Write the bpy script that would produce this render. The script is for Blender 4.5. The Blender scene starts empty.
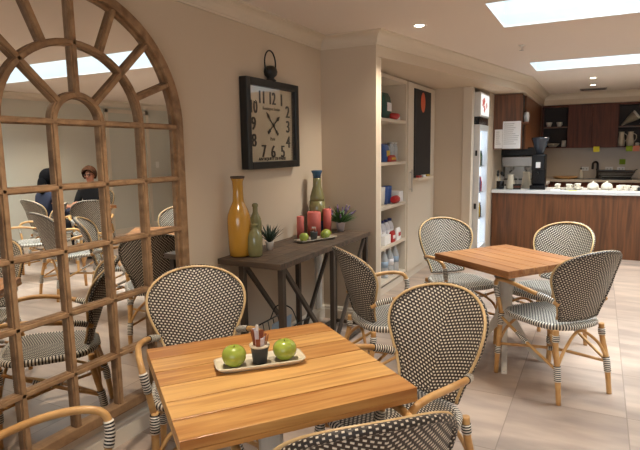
import bpy, math, random
from mathutils import Vector, Matrix
random.seed(7)
PI = math.pi
scene = bpy.context.scene
COL = scene.collection

# ------------------------------------------------------------------ materials
def lin(h):
    h = h.lstrip('#'); o = []
    for i in (0, 2, 4):
        c = int(h[i:i+2], 16) / 255
        o.append(c / 12.92 if c <= .04045 else ((c + .055) / 1.055) ** 2.4)
    return (*o, 1)

class NT:
    """tiny node helper"""
    def __init__(s, name):
        s.m = bpy.data.materials.new(name); s.m.use_nodes = True
        s.t = s.m.node_tree; s.b = s.t.nodes['Principled BSDF']
    def n(s, typ, **kw):
        nd = s.t.nodes.new(typ)
        for k, v in kw.items(): setattr(nd, k, v)
        return nd
    def l(s, a, b): s.t.links.new(a, b)
    def math(s, op, a, b=None, c=None):
        nd = s.n('ShaderNodeMath', operation=op)
        for i, v in enumerate((a, b, c)):
            if v is None: continue
            if isinstance(v, (int, float)): nd.inputs[i].default_value = v
            else: s.l(v, nd.inputs[i])
        return nd.outputs[0]
    def mix(s, f, a, b):
        nd = s.n('ShaderNodeMix', data_type='RGBA')
        if isinstance(f, (int, float)): nd.inputs[0].default_value = f
        else: s.l(f, nd.inputs[0])
        for i, v in ((6, a), (7, b)):
            if isinstance(v, tuple): nd.inputs[i].default_value = v
            else: s.l(v, nd.inputs[i])
        return nd.outputs[2]
    def bump(s, h, strength=.3, dist=.01):
        nd = s.n('ShaderNodeBump'); nd.inputs['Strength'].default_value = strength
        nd.inputs['Distance'].default_value = dist
        s.l(h, nd.inputs['Height']); s.l(nd.outputs[0], s.b.inputs['Normal'])

def plain(name, col, rough=.5, metal=0, noise=.06, nscale=12, bump=0, spec=None, trans=0, coat=0):
    q = NT(name); c = lin(col)
    q.b.inputs['Roughness'].default_value = rough; q.b.inputs['Metallic'].default_value = metal
    if spec is not None: q.b.inputs['Specular IOR Level'].default_value = spec
    if trans: q.b.inputs['Transmission Weight'].default_value = trans
    if coat: q.b.inputs['Coat Weight'].default_value = coat
    tc = q.n('ShaderNodeTexCoord'); nz = q.n('ShaderNodeTexNoise'); nz.inputs['Scale'].default_value = nscale
    nz.inputs['Detail'].default_value = 4
    q.l(tc.outputs['Object'], nz.inputs['Vector'])
    lo = tuple(x * (1 - noise) for x in c[:3]) + (1,); hi = tuple(min(1, x * (1 + noise)) for x in c[:3]) + (1,)
    q.l(q.mix(nz.outputs['Fac'], lo, hi), q.b.inputs['Base Color'])
    if bump: q.bump(nz.outputs['Fac'], bump)
    return q.m

def wood(name, dark, light, scale=(2, 30, 30), rough=.5, island=0.0, bump=.1, coord='Object', spec=.5):
    """grain stretched along the axis with the small scale; per board tone when island > 0"""
    q = NT(name)
    tc = q.n('ShaderNodeTexCoord'); mp = q.n('ShaderNodeMapping'); mp.inputs['Scale'].default_value = scale
    q.l(tc.outputs[coord], mp.inputs['Vector'])
    nz = q.n('ShaderNodeTexNoise'); nz.inputs['Scale'].default_value = 1; nz.inputs['Detail'].default_value = 6
    nz.inputs['Distortion'].default_value = .6
    vec = mp.outputs[0]
    if island:
        g = q.n('ShaderNodeNewGeometry'); ad = q.n('ShaderNodeVectorMath', operation='ADD')
        sc = q.math('MULTIPLY', g.outputs['Random Per Island'], 37.0)
        cb = q.n('ShaderNodeCombineXYZ'); q.l(sc, cb.inputs[0]); q.l(sc, cb.inputs[1])
        q.l(vec, ad.inputs[0]); q.l(cb.outputs[0], ad.inputs[1]); vec = ad.outputs[0]
    q.l(vec, nz.inputs['Vector'])
    f = nz.outputs['Fac']
    if island:
        r = q.math('MULTIPLY_ADD', g.outputs['Random Per Island'], island, -island / 2)
        f = q.math('ADD', f, r)
    rp = q.n('ShaderNodeValToRGB'); rp.color_ramp.elements[0].position = .3; rp.color_ramp.elements[1].position = .7
    rp.color_ramp.elements[0].color = lin(dark); rp.color_ramp.elements[1].color = lin(light)
    q.l(f, rp.inputs[0]); q.l(rp.outputs[0], q.b.inputs['Base Color'])
    q.b.inputs['Roughness'].default_value = rough; q.b.inputs['Specular IOR Level'].default_value = spec
    if bump: q.bump(nz.outputs['Fac'], bump, .004)
    return q.m

def weave_mat(name, dark, light, du=.0175, dv=.0128, slope=.33, fill_u=.54, fill_v=.48):
    """two-tone plastic rattan: rows of pale dashes in a dark ground, rows meeting in a chevron on the centre line"""
    q = NT(name)
    uv = q.n('ShaderNodeUVMap'); sp = q.n('ShaderNodeSeparateXYZ'); q.l(uv.outputs[0], sp.inputs[0])
    u = q.math('ABSOLUTE', sp.outputs[0]); v = sp.outputs[1]
    s = q.math('ADD', q.math('DIVIDE', v, dv), q.math('MULTIPLY', u, -slope / dv))
    row = q.math('FLOOR', s)
    t = q.math('ADD', q.math('DIVIDE', u, du), q.math('MULTIPLY', row, .5))
    fs = q.math('ABSOLUTE', q.math('SUBTRACT', q.math('FRACT', s), .5))
    ft = q.math('ABSOLUTE', q.math('SUBTRACT', q.math('FRACT', t), .5))
    a = q.math('SMOOTH_MIN', q.math('SUBTRACT', fill_v / 2, fs), q.math('SUBTRACT', fill_u / 2, ft), .08)
    mr = q.n('ShaderNodeMapRange'); mr.inputs['From Min'].default_value = -.03; mr.inputs['From Max'].default_value = .03
    q.l(a, mr.inputs['Value'])
    q.l(q.mix(mr.outputs[0], lin(dark), lin(light)), q.b.inputs['Base Color'])
    q.b.inputs['Roughness'].default_value = .45
    q.bump(q.math('MAXIMUM', a, -.25), .5, .006)
    return q.m

def stripe_mat(name, dark, light, period=.0115, duty=.48, chan=1):
    q = NT(name)
    uv = q.n('ShaderNodeUVMap'); sp = q.n('ShaderNodeSeparateXYZ'); q.l(uv.outputs[0], sp.inputs[0])
    f = q.math('FRACT', q.math('DIVIDE', sp.outputs[chan], period))
    k = q.math('LESS_THAN', f, duty)
    q.l(q.mix(k, lin(dark), lin(light)), q.b.inputs['Base Color'])
    q.b.inputs['Roughness'].default_value = .45
    w = q.math('SINE', q.math('MULTIPLY', sp.outputs[chan], 2 * PI / (period / 2)))
    q.bump(w, .3, .002)
    return q.m

def emit(name, col, st):
    q = NT(name); q.b.inputs['Base Color'].default_value = (0, 0, 0, 1)
    q.b.inputs['Emission Color'].default_value = lin(col); q.b.inputs['Emission Strength'].default_value = st
    return q.m

def tile_mat():
    q = NT('floor_tile')
    tc = q.n('ShaderNodeTexCoord'); sp = q.n('ShaderNodeSeparateXYZ'); q.l(tc.outputs['Object'], sp.inputs[0])
    tx = q.math('DIVIDE', q.math('SUBTRACT', sp.outputs[0], .21), .60)
    ty = q.math('DIVIDE', q.math('SUBTRACT', sp.outputs[1], 3.265), .645)
    ex = q.math('MULTIPLY', q.math('SUBTRACT', .5, q.math('ABSOLUTE', q.math('SUBTRACT', q.math('FRACT', tx), .5))), .60)
    ey = q.math('MULTIPLY', q.math('SUBTRACT', .5, q.math('ABSOLUTE', q.math('SUBTRACT', q.math('FRACT', ty), .5))), .645)
    grout = q.math('LESS_THAN', q.math('MINIMUM', ex, ey), .0026)
    cb = q.n('ShaderNodeCombineXYZ'); q.l(q.math('FLOOR', tx), cb.inputs[0]); q.l(q.math('FLOOR', ty), cb.inputs[1])
    wn = q.n('ShaderNodeTexWhiteNoise'); q.l(cb.outputs[0], wn.inputs['Vector'])
    # soft diagonal veining of the stone print, shifted per tile
    mp = q.n('ShaderNodeMapping'); mp.inputs['Scale'].default_value = (1.3, 5.0, 1); mp.inputs['Rotation'].default_value = (0, 0, .55)
    ad = q.n('ShaderNodeVectorMath', operation='ADD'); q.l(tc.outputs['Object'], ad.inputs[0])
    sc = q.n('ShaderNodeVectorMath', operation='SCALE'); q.l(wn.outputs['Color'], sc.inputs[0]); sc.inputs['Scale'].default_value = 9
    q.l(sc.outputs[0], ad.inputs[1]); q.l(ad.outputs[0], mp.inputs['Vector'])
    nz = q.n('ShaderNodeTexNoise'); nz.inputs['Scale'].default_value = 1.4; nz.inputs['Detail'].default_value = 5
    q.l(mp.outputs[0], nz.inputs['Vector'])
    f = q.math('ADD', nz.outputs['Fac'], q.math('MULTIPLY_ADD', wn.outputs['Value'], .16, -.08))
    rp = q.n('ShaderNodeValToRGB'); rp.color_ramp.elements[0].position = .32; rp.color_ramp.elements[1].position = .72
    rp.color_ramp.elements[0].color = lin('#99877b'); rp.color_ramp.elements[1].color = lin('#bfa997')
    q.l(f, rp.inputs[0])
    q.l(q.mix(grout, rp.outputs[0], lin('#8a796c')), q.b.inputs['Base Color'])
    q.b.inputs['Roughness'].default_value = .33; q.b.inputs['Specular IOR Level'].default_value = .45
    return q.m

M = {}
M['wall'] = plain('wall_paint', '#c9b8a2', .75, noise=.015, nscale=3)
M['wall_pale'] = plain('wall_paint_pale', '#c6c3b6', .75, noise=.015, nscale=3)
M['ceil'] = plain('ceiling_paint', '#e2d6cb', .85, noise=.01, nscale=2)
M['trim'] = plain('trim_paint', '#d6c9b6', .5, noise=.01, nscale=4)
M['white'] = plain('white_laminate', '#d3c7b5', .4, noise=.01, nscale=4)
M['floor'] = tile_mat()
M['mirrorwood'] = wood('aged_oak', '#76573a', '#a98560', (14, 14, 14), .6, island=.2)
M['mirror'] = plain('mirror_silver', '#f0ede6', .0, 1, noise=0)
M['weave'] = weave_mat('woven_rattan', '#352b24', '#ded4c2')
M['weave_seat'] = weave_mat('woven_rattan_seat', '#2a2320', '#ddd5c6', .0165, .0125, .33)
M['weave_rim'] = weave_mat('woven_rattan_edge', '#2c231d', '#d8ccb8', .0125, .014, 0, .4, .45)
M['stripe'] = stripe_mat('rattan_binding', '#211b18', '#ece5d8')
M['stripe_fine'] = stripe_mat('rattan_binding_seat', '#2a2320', '#ddd5c6', .016, .5)
M['cane'] = wood('cane', '#b07c42', '#d8ad72', (9, 9, 9), .38, bump=.05)
M['cane_pale'] = wood('cane_strip', '#bf9a66', '#dcbf90', (9, 9, 9), .4, bump=.05)
M['teak'] = wood('oiled_teak', '#a36a34', '#d6a664', (2.2, 34, 20), .32, island=.42, bump=.06)
M['teak_red'] = wood('oiled_red_teak', '#82502f', '#b37f50', (2.2, 34, 20), .32, island=.22, bump=.06)  # darker, redder copy of the teak; weaker light put into its colour
M['gap'] = plain('shadow_gap_board', '#1e1209', .8)
M['castmetal'] = plain('painted_cast_aluminium', '#cdc6bb', .45, .0, noise=.05)
M['console'] = wood('dark_stained_timber', '#3c3026', '#665241', (3, 26, 26), .55, island=.3)
M['console_leg'] = plain('dark_brown_steel', '#453b32', .5, .1, noise=.1)
M['black'] = plain('black_satin', '#15130f', .45, noise=.1)
M['blackgloss'] = plain('black_gloss', '#101012', .2, noise=.05)
M['dial'] = plain('aged_paper_dial', '#c9ba9e', .35, noise=.08, nscale=9)
M['ink'] = plain('dial_ink', '#17130f', .6)
M['ink_soft'] = plain('dial_ink_faded', '#6b6152', .6)
M['yellowglaze'] = plain('mustard_glaze', '#b88630', .18, noise=.18, nscale=7, coat=.5)
M['oliveglaze'] = plain('olive_glaze', '#7f7a50', .2, noise=.2, nscale=11, coat=.5)
M['oliverim'] = plain('raw_stoneware', '#a59a78', .5, noise=.12)
M['blueglaze'] = plain('blue_glaze', '#2f5473', .2, noise=.2, nscale=11, coat=.5)
M['candle'] = plain('coral_wax', '#cc6a60', .5, noise=.08, nscale=30, bump=.05)
M['wick'] = plain('wick', '#201a16', .9)
M['potwhite'] = plain('white_ceramic', '#d8d2ca', .3, noise=.03)
M['potpink'] = plain('pale_pink_pot', '#d9cbc9', .4, noise=.03)
M['soil'] = plain('potting_soil', '#2d2119', .95, noise=.3, nscale=60)
M['leafdark'] = plain('dark_leaf', '#31402f', .5, noise=.3, nscale=20)
M['leafgreen'] = plain('green_leaf', '#45692f', .5, noise=.3, nscale=20)
M['lavender'] = plain('lavender_bloom', '#7a6488', .7, noise=.25, nscale=40)
M['apple'] = plain('green_apple_skin', '#96a440', .25, noise=.22, nscale=22, coat=.3)
M['stem'] = plain('apple_stem', '#4a3418', .8)
M['traystone'] = plain('grey_stoneware', '#a79c88', .4, noise=.1, nscale=14)
M['traycream'] = plain('cream_stoneware', '#d3c7ae', .35, noise=.06, nscale=14)
M['potgrey'] = plain('charcoal_ceramic', '#3e4144', .45, noise=.08)
M['paper'] = plain('white_paper', '#e8e6e4', .7, noise=.02)
M['sugarbrown'] = plain('brown_sachet', '#8a4a30', .6, noise=.15, nscale=50)
M['sugarlilac'] = plain('white_printed_sachet', '#cfc8d2', .6, noise=.1, nscale=60)
M['walnut'] = wood('walnut_veneer', '#4e2f18', '#7b4c2b', (26, 26, 1.6), .38, bump=.02)
M['walnutdark'] = wood('dark_walnut_veneer', '#48261a', '#6a3a26', (26, 26, 1.6), .45, bump=.02, spec=.25)
M['cabinside'] = plain('cabinet_interior', '#2a1d16', .6)
M['stonetop'] = plain('white_stone_top', '#dcdcda', .25, noise=.03, nscale=30)
M['benchtop'] = plain('beige_stone_top', '#a89b8a', .35, noise=.06, nscale=30)
M['splash'] = plain('greige_splashback', '#b9a78f', .3, noise=.03)
M['steel'] = plain('brushed_steel', '#b6b4b0', .28, 1, noise=.04)
M['darksteel'] = plain('dark_tap_metal', '#3a3632', .3, .8)
M['smoke'] = plain('smoked_plastic', '#3a3f48', .2, noise=.1)
M['cup'] = plain('white_china', '#e2dccf', .3, noise=.02)
M['creamjug'] = plain('cream_enamel', '#c8bda8', .35)
M['yellownote'] = plain('yellow_note', '#d8cf3a', .8); M['pinknote'] = plain('pink_note', '#e08f74', .8); M['greennote'] = plain('green_note', '#8aa82a', .8)
M['tan_board'] = wood('wood_board', '#8a6238', '#b98d58', (3, 20, 20), .5)
M['fridgewhite'] = plain('fridge_white', '#d2d0cd', .35)
M['fridgelit'] = emit('lit_fridge_interior', '#c9dcf2', 1.6)
M['headerlit'] = emit('lit_fridge_header', '#f3efe9', .5)
M['headerred'] = emit('lit_header_red', '#c8584a', .4)
M['chalk'] = plain('chalkboard_black', '#1e1b1c', .7, noise=.15)
M['orange'] = plain('orange_sticker', '#c9552c', .5, noise=.1)
M['tin_green'] = plain('dark_green_pack', '#1d4a3c', .4, noise=.2, nscale=30)
M['red'] = plain('red_pack', '#a8201c', .4, noise=.15, nscale=30)
M['blue'] = plain('blue_pack', '#2a4a86', .4, noise=.2, nscale=30)
M['yellowp'] = plain('yellow_pack', '#c9a52e', .4)
M['capblue'] = plain('navy_cap', '#1f2a66', .4)
M['bottlewhite'] = plain('white_bottle', '#d8d5d8', .35)
M['clear'] = plain('clear_bottle', '#eef2f4', .12, noise=0, trans=.55)
M['navy'] = plain('navy_knit', '#1c1f33', .9, noise=.2, nscale=40)
M['dkcloth'] = plain('black_cloth', '#17171b', .9, noise=.2, nscale=40)
M['denim'] = plain('dark_trousers', '#23252e', .9, noise=.2, nscale=40)
M['skin'] = plain('skin', '#c98d72', .5, noise=.06, nscale=30)
M['hairbrown'] = plain('brown_hair', '#54392a', .9, noise=.35, nscale=60, bump=.4, spec=.15)
M['hairblack'] = plain('black_hair', '#0d0b0c', .95, noise=.3, nscale=60, bump=.4, spec=.1)
M['eye'] = plain('eye', '#1a1410', .2)
M['sky'] = emit('skylight_diffuser', '#d6ecf7', 1.45)
M['lamp'] = emit('downlight_lens', '#fff0d8', 14)
M['magblue'] = plain('pale_blue_cover', '#8fa6bd', .4, noise=.06)
M['plug'] = plain('white_plastic', '#dcd9d2', .4, noise=.01)
M['grey'] = plain('grey_plastic', '#8a8782', .5)
q = NT('window_glass'); q.b.inputs['Transmission Weight'].default_value = 1; q.b.inputs['Roughness'].default_value = 0; q.b.inputs['IOR'].default_value = 1.0; M['glass'] = q.m
for k_ in ('glass',):
    tr = q.n('ShaderNodeBsdfTransparent'); gl = q.n('ShaderNodeBsdfGlossy'); gl.inputs['Roughness'].default_value = .01; fz = q.n('ShaderNodeMath'); fz.inputs[0].default_value = .07; fz.inputs[1].default_value = 0
    mx = q.n('ShaderNodeMixShader'); q.l(fz.outputs[0], mx.inputs[0]); q.l(tr.outputs[0], mx.inputs[1]); q.l(gl.outputs[0], mx.inputs[2]); q.l(mx.outputs[0], q.t.nodes['Material Output'].inputs['Surface'])

# ------------------------------------------------------------------ mesh helpers
def smooth_path(pts, n=8):
    P = [Vector(p) for p in pts]; P = [2 * P[0] - P[1]] + P + [2 * P[-1] - P[-2]]; out = []
    for i in range(1, len(P) - 2):
        a, b, c, d = P[i-1:i+3]
        for k in range(n):
            t = k / n
            out.append(.5 * ((2 * b) + (c - a) * t + (2 * a - 5 * b + 4 * c - d) * t * t + (3 * b - a - 3 * c + d) * t ** 3))
    out.append(P[-2]); return out

class MB:
    def __init__(s): s.v = []; s.f = []; s.uv = []; s.sm = []; s.mi = []; s.cur = 0
    def face(s, idx, uv=None, smooth=False):
        s.f.append(idx); s.uv.append(uv or [(0, 0)] * len(idx)); s.sm.append(smooth); s.mi.append(s.cur)
    def box(s, lo, hi, mat=None):
        b = len(s.v); xs = (lo[0], hi[0]); ys = (lo[1], hi[1]); zs = (lo[2], hi[2])
        for z in zs:
            for y in ys:
                for x in xs:
                    p = Vector((x, y, z)); s.v.append(mat @ p if mat else p)
        for f in ((0, 2, 3, 1), (4, 5, 7, 6), (0, 1, 5, 4), (2, 6, 7, 3), (0, 4, 6, 2), (1, 3, 7, 5)):
            s.face([b + i for i in f], [(0, 0), (1, 0), (1, 1), (0, 1)])
        return s
    def cbox(s, c, size, mat=None):
        return s.box([c[i] - size[i] / 2 for i in range(3)], [c[i] + size[i] / 2 for i in range(3)], mat)
    def beam(s, a, b, w, d, up=(0, 0, 1)):
        """square bar from a to b; d is along up-ish, w across"""
        a = Vector(a); b = Vector(b); z = (b - a); L = z.length; z.normalize()
        u = Vector(up); u = (u - z * u.dot(z)).normalized(); x = u.cross(z)
        m = Matrix(((x.x, u.x, z.x, a.x), (x.y, u.y, z.y, a.y), (x.z, u.z, z.z, a.z), (0, 0, 0, 1)))
        return s.box((-w/2, -d/2, 0), (w/2, d/2, L), m)
    def tube(s, pts, r, seg=10, cap=True, closed=False):
        P = [Vector(p) for p in pts]; n = len(P)
        rr = r if isinstance(r, (list, tuple)) else [r] * n
        if len(rr) != n:
            rr = [rr[0] + (rr[-1] - rr[0]) * i / (n - 1) for i in range(n)]
        T = []
        for i in range(n):
            if closed: t = P[(i+1) % n] - P[i-1]
            else: t = P[min(i+1, n-1)] - P[max(i-1, 0)]
            T.append(t.normalized())
        u = T[0].orthogonal().normalized(); b = len(s.v); L = 0; Ls = []
        for i in range(n):
            if i: L += (P[i] - P[i-1]).length
            Ls.append(L)
            u = (u - T[i] * u.dot(T[i])).normalized(); w = T[i].cross(u)
            for k in range(seg):
                a = 2 * PI * k / seg; s.v.append(P[i] + (u * math.cos(a) + w * math.sin(a)) * rr[i])
        cnt = n if closed else n - 1
        for i in range(cnt):
            j = (i + 1) % n; l0 = Ls[i]; l1 = Ls[j] if j else L + (P[0] - P[-1]).length
            for k in range(seg):
                k2 = (k + 1) % seg; u0 = k / seg * 2 * PI * rr[i]; u1 = (k + 1) / seg * 2 * PI * rr[i]
                s.face([b + i*seg + k, b + i*seg + k2, b + j*seg + k2, b + j*seg + k], [(u0, l0), (u1, l0), (u1, l1), (u0, l1)], True)
        if cap and not closed:
            s.face([b + k for k in range(seg)][::-1], [(0, 0)] * seg); e = b + (n-1) * seg
            s.face([e + k for k in range(seg)], [(0, L)] * seg)
        return s
    def lathe(s, prof, c=(0, 0, 0), seg=24, smooth=True, sx=1, sy=1):
        b = len(s.v); n = len(prof)
        for r, z in prof:
            for k in range(seg):
                a = 2 * PI * k / seg; s.v.append(Vector((c[0] + r * sx * math.cos(a), c[1] + r * sy * math.sin(a), c[2] + z)))
        for i in range(n - 1):
            for k in range(seg):
                k2 = (k + 1) % seg
                s.face([b + i*seg + k, b + i*seg + k2, b + (i+1)*seg + k2, b + (i+1)*seg + k], [(k/seg, prof[i][1]), ((k+1)/seg, prof[i][1]), ((k+1)/seg, prof[i+1][1]), (k/seg, prof[i+1][1])], smooth)
        if prof[0][0] > 1e-5: s.face([b + k for k in range(seg)][::-1])
        if prof[-1][0] > 1e-5: s.face([b + (n-1)*seg + k for k in range(seg)])
        return s
    def prism(s, pts, d, frame=None):
        """polygon (x,y) extruded 0..d in z, frame maps to world"""
        b = len(s.v); n = len(pts)
        for z in (0, d):
            for p in pts:
                q_ = Vector((p[0], p[1], z)); s.v.append(frame @ q_ if frame else q_)
        s.face([b + i for i in range(n)][::-1]); s.face([b + n + i for i in range(n)])
        for i in range(n):
            j = (i + 1) % n; s.face([b + i, b + j, b + n + j, b + n + i])
        return s
    def grid(s, fn, nu, nv, uvfn=None, flip=False, smooth=True, wrap=False):
        b = len(s.v)
        for j in range(nv + 1):
            for i in range(nu + 1): s.v.append(Vector(fn(i / nu, j / nv)))
        for j in range(nv):
            for i in range(nu):
                q_ = [(i, j), (i+1, j), (i+1, j+1), (i, j+1)]
                if flip: q_ = q_[::-1]
                s.face([b + y * (nu + 1) + x for x, y in q_], [uvfn(x / nu, y / nv) if uvfn else (x / nu, y / nv) for x, y in q_], smooth)
        return s
    def ball(s, c, r, seg=14, rings=9, sz=(1, 1, 1)):
        pr = [(max(1e-6, math.sin(PI * i / rings)) * r, -math.cos(PI * i / rings) * r * sz[2]) for i in range(rings + 1)]
        return s.lathe(pr, c, seg, True, sz[0], sz[1])
    def build(s, name, mat=None, parent=None, bevel=0, seg=2, sub=0):
        me = bpy.data.meshes.new(name); me.from_pydata([tuple(p) for p in s.v], [], s.f)
        uvl = me.uv_layers.new(name='UVMap'); k = 0
        for i, p in enumerate(me.polygons):
            p.use_smooth = s.sm[i]; p.material_index = s.mi[i]
            for j in range(len(s.f[i])): uvl.data[k].uv = s.uv[i][j]; k += 1
        me.validate()
        for m in (mat if isinstance(mat, (list, tuple)) else [mat]):
            if m: me.materials.append(m)
        o = bpy.data.objects.new(name, me); COL.objects.link(o)
        if parent: o.parent = parent
        if bevel:
            md = o.modifiers.new('bevel', 'BEVEL'); md.width = bevel; md.segments = seg; md.limit_method = 'ANGLE'
        if sub:
            md = o.modifiers.new('sub', 'SUBSURF'); md.levels = sub; md.render_levels = sub
        return o

def tag(o, label=None, cat=None, group=None, kind=None):
    if label: o['label'] = label
    if cat: o['category'] = cat
    if group: o['group'] = group
    if kind: o['kind'] = kind
    return o
def thing(name, label, cat, loc=(0, 0, 0), rz=0, group=None):
    o = bpy.data.objects.new(name, None); COL.objects.link(o); o.empty_display_size = .1
    o.location = loc; o.rotation_euler = (0, 0, rz); return tag(o, label, cat, group)
def struct(o): o['kind'] = 'structure'; return o
def dup(root, loc, rz, label, group=None):
    r = root.copy(); COL.objects.link(r); r.location = loc; r.rotation_euler = (0, 0, rz); r['label'] = label
    if group: r['group'] = group
    for ch in [c for c in bpy.data.objects if c.parent == root]:
        c = ch.copy(); COL.objects.link(c); c.parent = r
        for g in [x for x in bpy.data.objects if x.parent == ch]:
            d = g.copy(); COL.objects.link(d); d.parent = c
    return r
def text_mesh(name, txt, size, mat, frame, parent, sx=1, depth=.0008, bold=0):
    cu = bpy.data.curves.new(name, 'FONT'); cu.body = txt; cu.size = size; cu.align_x = 'CENTER'; cu.align_y = 'CENTER'
    cu.extrude = depth
    t = bpy.data.objects.new(name, cu); COL.objects.link(t)
    dg = bpy.context.evaluated_depsgraph_get(); me = bpy.data.meshes.new_from_object(t.evaluated_get(dg))
    bpy.data.objects.remove(t); me.transform(Matrix.Diagonal((sx, 1, 1, 1)))
    if bold:
        import bmesh
        b_ = bmesh.new()
        for k, dx in enumerate((-bold, 0, bold)):
            m2 = me.copy(); m2.transform(Matrix.Translation((dx, 0, k * .00015))); b_.from_mesh(m2); bpy.data.meshes.remove(m2)
        b_.to_mesh(me); b_.free()
    me.transform(frame)
    me.materials.clear(); me.materials.append(mat)
    o = bpy.data.objects.new(name, me); COL.objects.link(o); o.parent = parent; return o

def sweep(name, path, prof, mat, side=1):
    """profile (d, z) swept along a horizontal polyline with mitred corners; d is offset to the left*side"""
    m = MB(); P = [Vector((x, y)) for x, y in path]; n = len(P); rows = []
    for i in range(n):
        t0 = (P[i] - P[i-1]).normalized() if i else (P[1] - P[0]).normalized()
        t1 = (P[i+1] - P[i]).normalized() if i < n - 1 else t0
        n0 = Vector((-t0.y, t0.x)) * side; n1 = Vector((-t1.y, t1.x)) * side
        mt = (n0 + n1).normalized(); k = 1 / max(.3, mt.dot(n0))
        rows.append([Vector((P[i].x + mt.x * d * k, P[i].y + mt.y * d * k, z)) for d, z in prof])
    for r in rows: m.v.extend(r)
    c = len(prof)
    for i in range(n - 1):
        for k in range(c):
            k2 = (k + 1) % c
            f = [i*c + k, (i+1)*c + k, (i+1)*c + k2, i*c + k2]
            m.face(f if side > 0 else f[::-1])
    m.face(list(range(c))); m.face(list(range((n-1)*c, n*c))[::-1])
    o = m.build(name, mat); struct(o); return o

# ------------------------------------------------------------------ room shell
XL, XR, YF, YK, ZC, ZS = -2.15, 3.70, -3.0, 11.12, 2.44, 2.25
XN, XK = -1.91, -1.365         # cupboard wall plane, kitchen side wall plane
struct(MB().box((-2.4, YF - .1, -.1), (XR + .1, YK + .1, 0)).build('floor', M['floor']))
# ceiling slabs around two skylight openings
S1 = (-.72, 3.2, 3.79, 4.60); S2 = (-.75, 1.1, 6.62, 7.38)
c = MB()
for x0, x1, y0, y1 in ((-2.4, XR + .1, YF - .1, S1[2]), (-2.4, S1[0], S1[2], S1[3]), (S1[1], XR + .1, S1[2], S1[3]),
                       (-2.4, XR + .1, S1[3], S2[2]), (-2.4, S2[0], S2[2], S2[3]), (S2[1], XR + .1, S2[2], S2[3]),
                       (-2.4, XR + .1, S2[3], YK + .1)):
    c.box((x0, y0, ZC), (x1, y1, ZC + .1))
struct(c.build('ceiling', M['ceil']))
M['shaft'] = plain('skylight_shaft_white', '#e6ebee', .8, noise=.01)
for i, (x0, x1, y0, y1) in enumerate((S1, S2)):
    w = MB(); h = ZC + .34
    w.box((x0 - .03, y0 - .03, ZC + .1), (x0, y1 + .03, h)); w.box((x1, y0 - .03, ZC + .1), (x1 + .03, y1 + .03, h))
    w.box((x0, y0 - .03, ZC + .1), (x1, y0, h)); w.box((x0, y1, ZC + .1), (x1, y1 + .03, h))
    # reveal lining of the plaster opening
    w.box((x0 - .001, y0, ZC + .001), (x0 + .004, y1, ZC + .1)); w.box((x1 - .004, y0, ZC + .001), (x1 + .001, y1, ZC + .1))
    w.box((x0, y0 - .001, ZC + .001), (x1, y0 + .004, ZC + .1)); w.box((x0, y1 - .004, ZC + .001), (x1, y1 + .001, ZC + .1))
    struct(w.build('ceiling_skylight_shaft', M['shaft']))
    struct(MB().box((x0, y0, h), (x1, y1, h + .02)).build('window_%d' % (i + 1), M['sky']))

struct(MB().box((XL - .12, YF - .1, 0), (XL, 4.2, ZC)).build('wall_left', M['wall']))
struct(MB().box((XL - .12, 4.2, 0), (-1.645, 4.30, ZC)).build('wall_return', M['wall']))
struct(MB().box((-2.4, 4.3, 0), (-2.30, 6.9, ZC)).build('wall_niche', M['wall']))
struct(MB().box((-2.4, 6.9, 0), (-1.44, 7.0, ZC)).build('wall_fridge', M['wall']))
w = MB(); w.box((-2.4, 7.0, 0), (-2.25, 7.68, ZC)); w.box((-2.4, 7.68, 0), (XK, YK + .1, ZC))
struct(w.build('wall_kitchen_side', M['wall']))
struct(MB().box((XK, YK, 0), (XR, YK + .1, ZC)).build('wall_kitchen', M['wall']))
struct(MB().box((XR, YF - .1, 0), (XR + .1, YK + .1, ZC)).build('wall_right', M['wall_pale']))
# wall behind the viewer, with an unseen wide window added for daylight
WX0, WX1, WZ0, WZ1 = -1.2, 2.6, .5, 2.2
w = MB(); w.box((XL, YF - .1, 0), (WX0, YF, ZC)); w.box((WX1, YF - .1, 0), (XR, YF, ZC)); w.box((WX0, YF - .1, 0), (WX1, YF, WZ0)); w.box((WX0, YF - .1, WZ1), (WX1, YF, ZC))
struct(w.build('wall_front', M['wall_pale']))
w = MB()
for x in (WX0, (WX0 + WX1) / 2 - .03, WX1 - .06): w.box((x, YF - .09, WZ0), (x + .06, YF - .03, WZ1))
for z in (WZ0, WZ1 - .06): w.box((WX0, YF - .09, z), (WX1, YF - .03, z + .06))
struct(w.build('window_3', M['trim'], bevel=.004))

# dropped soffit along the cupboards and over the kitchen
A_, B_, C_ = (-1.645, 4.2), (-.94, 7.95), (-.94, 10.80)
soff = [A_, B_, C_, (XR, 10.80), (XR, YK), (-2.3, YK), (-2.3, 4.25), (-1.645, 4.25)]
soff = soff[:-2] + [(-2.3, 4.3), (-1.645, 4.3)]
struct(MB().prism(soff[::1], ZC - ZS, Matrix.Translation((0, 0, ZS))).build('ceiling_bulkhead', M['wall']))
# cornice
def cove(z, h=.1, d=.1):
    pr = [(0, z), (0, z - h), (.012, z - h), (.012, z - h + .012)]
    for k in range(6):
        a = k / 5 * PI / 2; pr.append((.016 + (d - .03) * (1 - math.cos(a)), z - h + .016 + (h - .03) * math.sin(a)))
    return pr + [(d, z - .012), (d, z)]
sweep('trim_1', [(XL, YF), (XL, 4.2), (-1.645, 4.2), B_, C_, (XR, 10.80)], cove(ZC), M['trim'], -1)
sweep('trim_2', [(XR, 10.80), (XR, YF), (XL, YF)], cove(ZC), M['trim'], -1)
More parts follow.
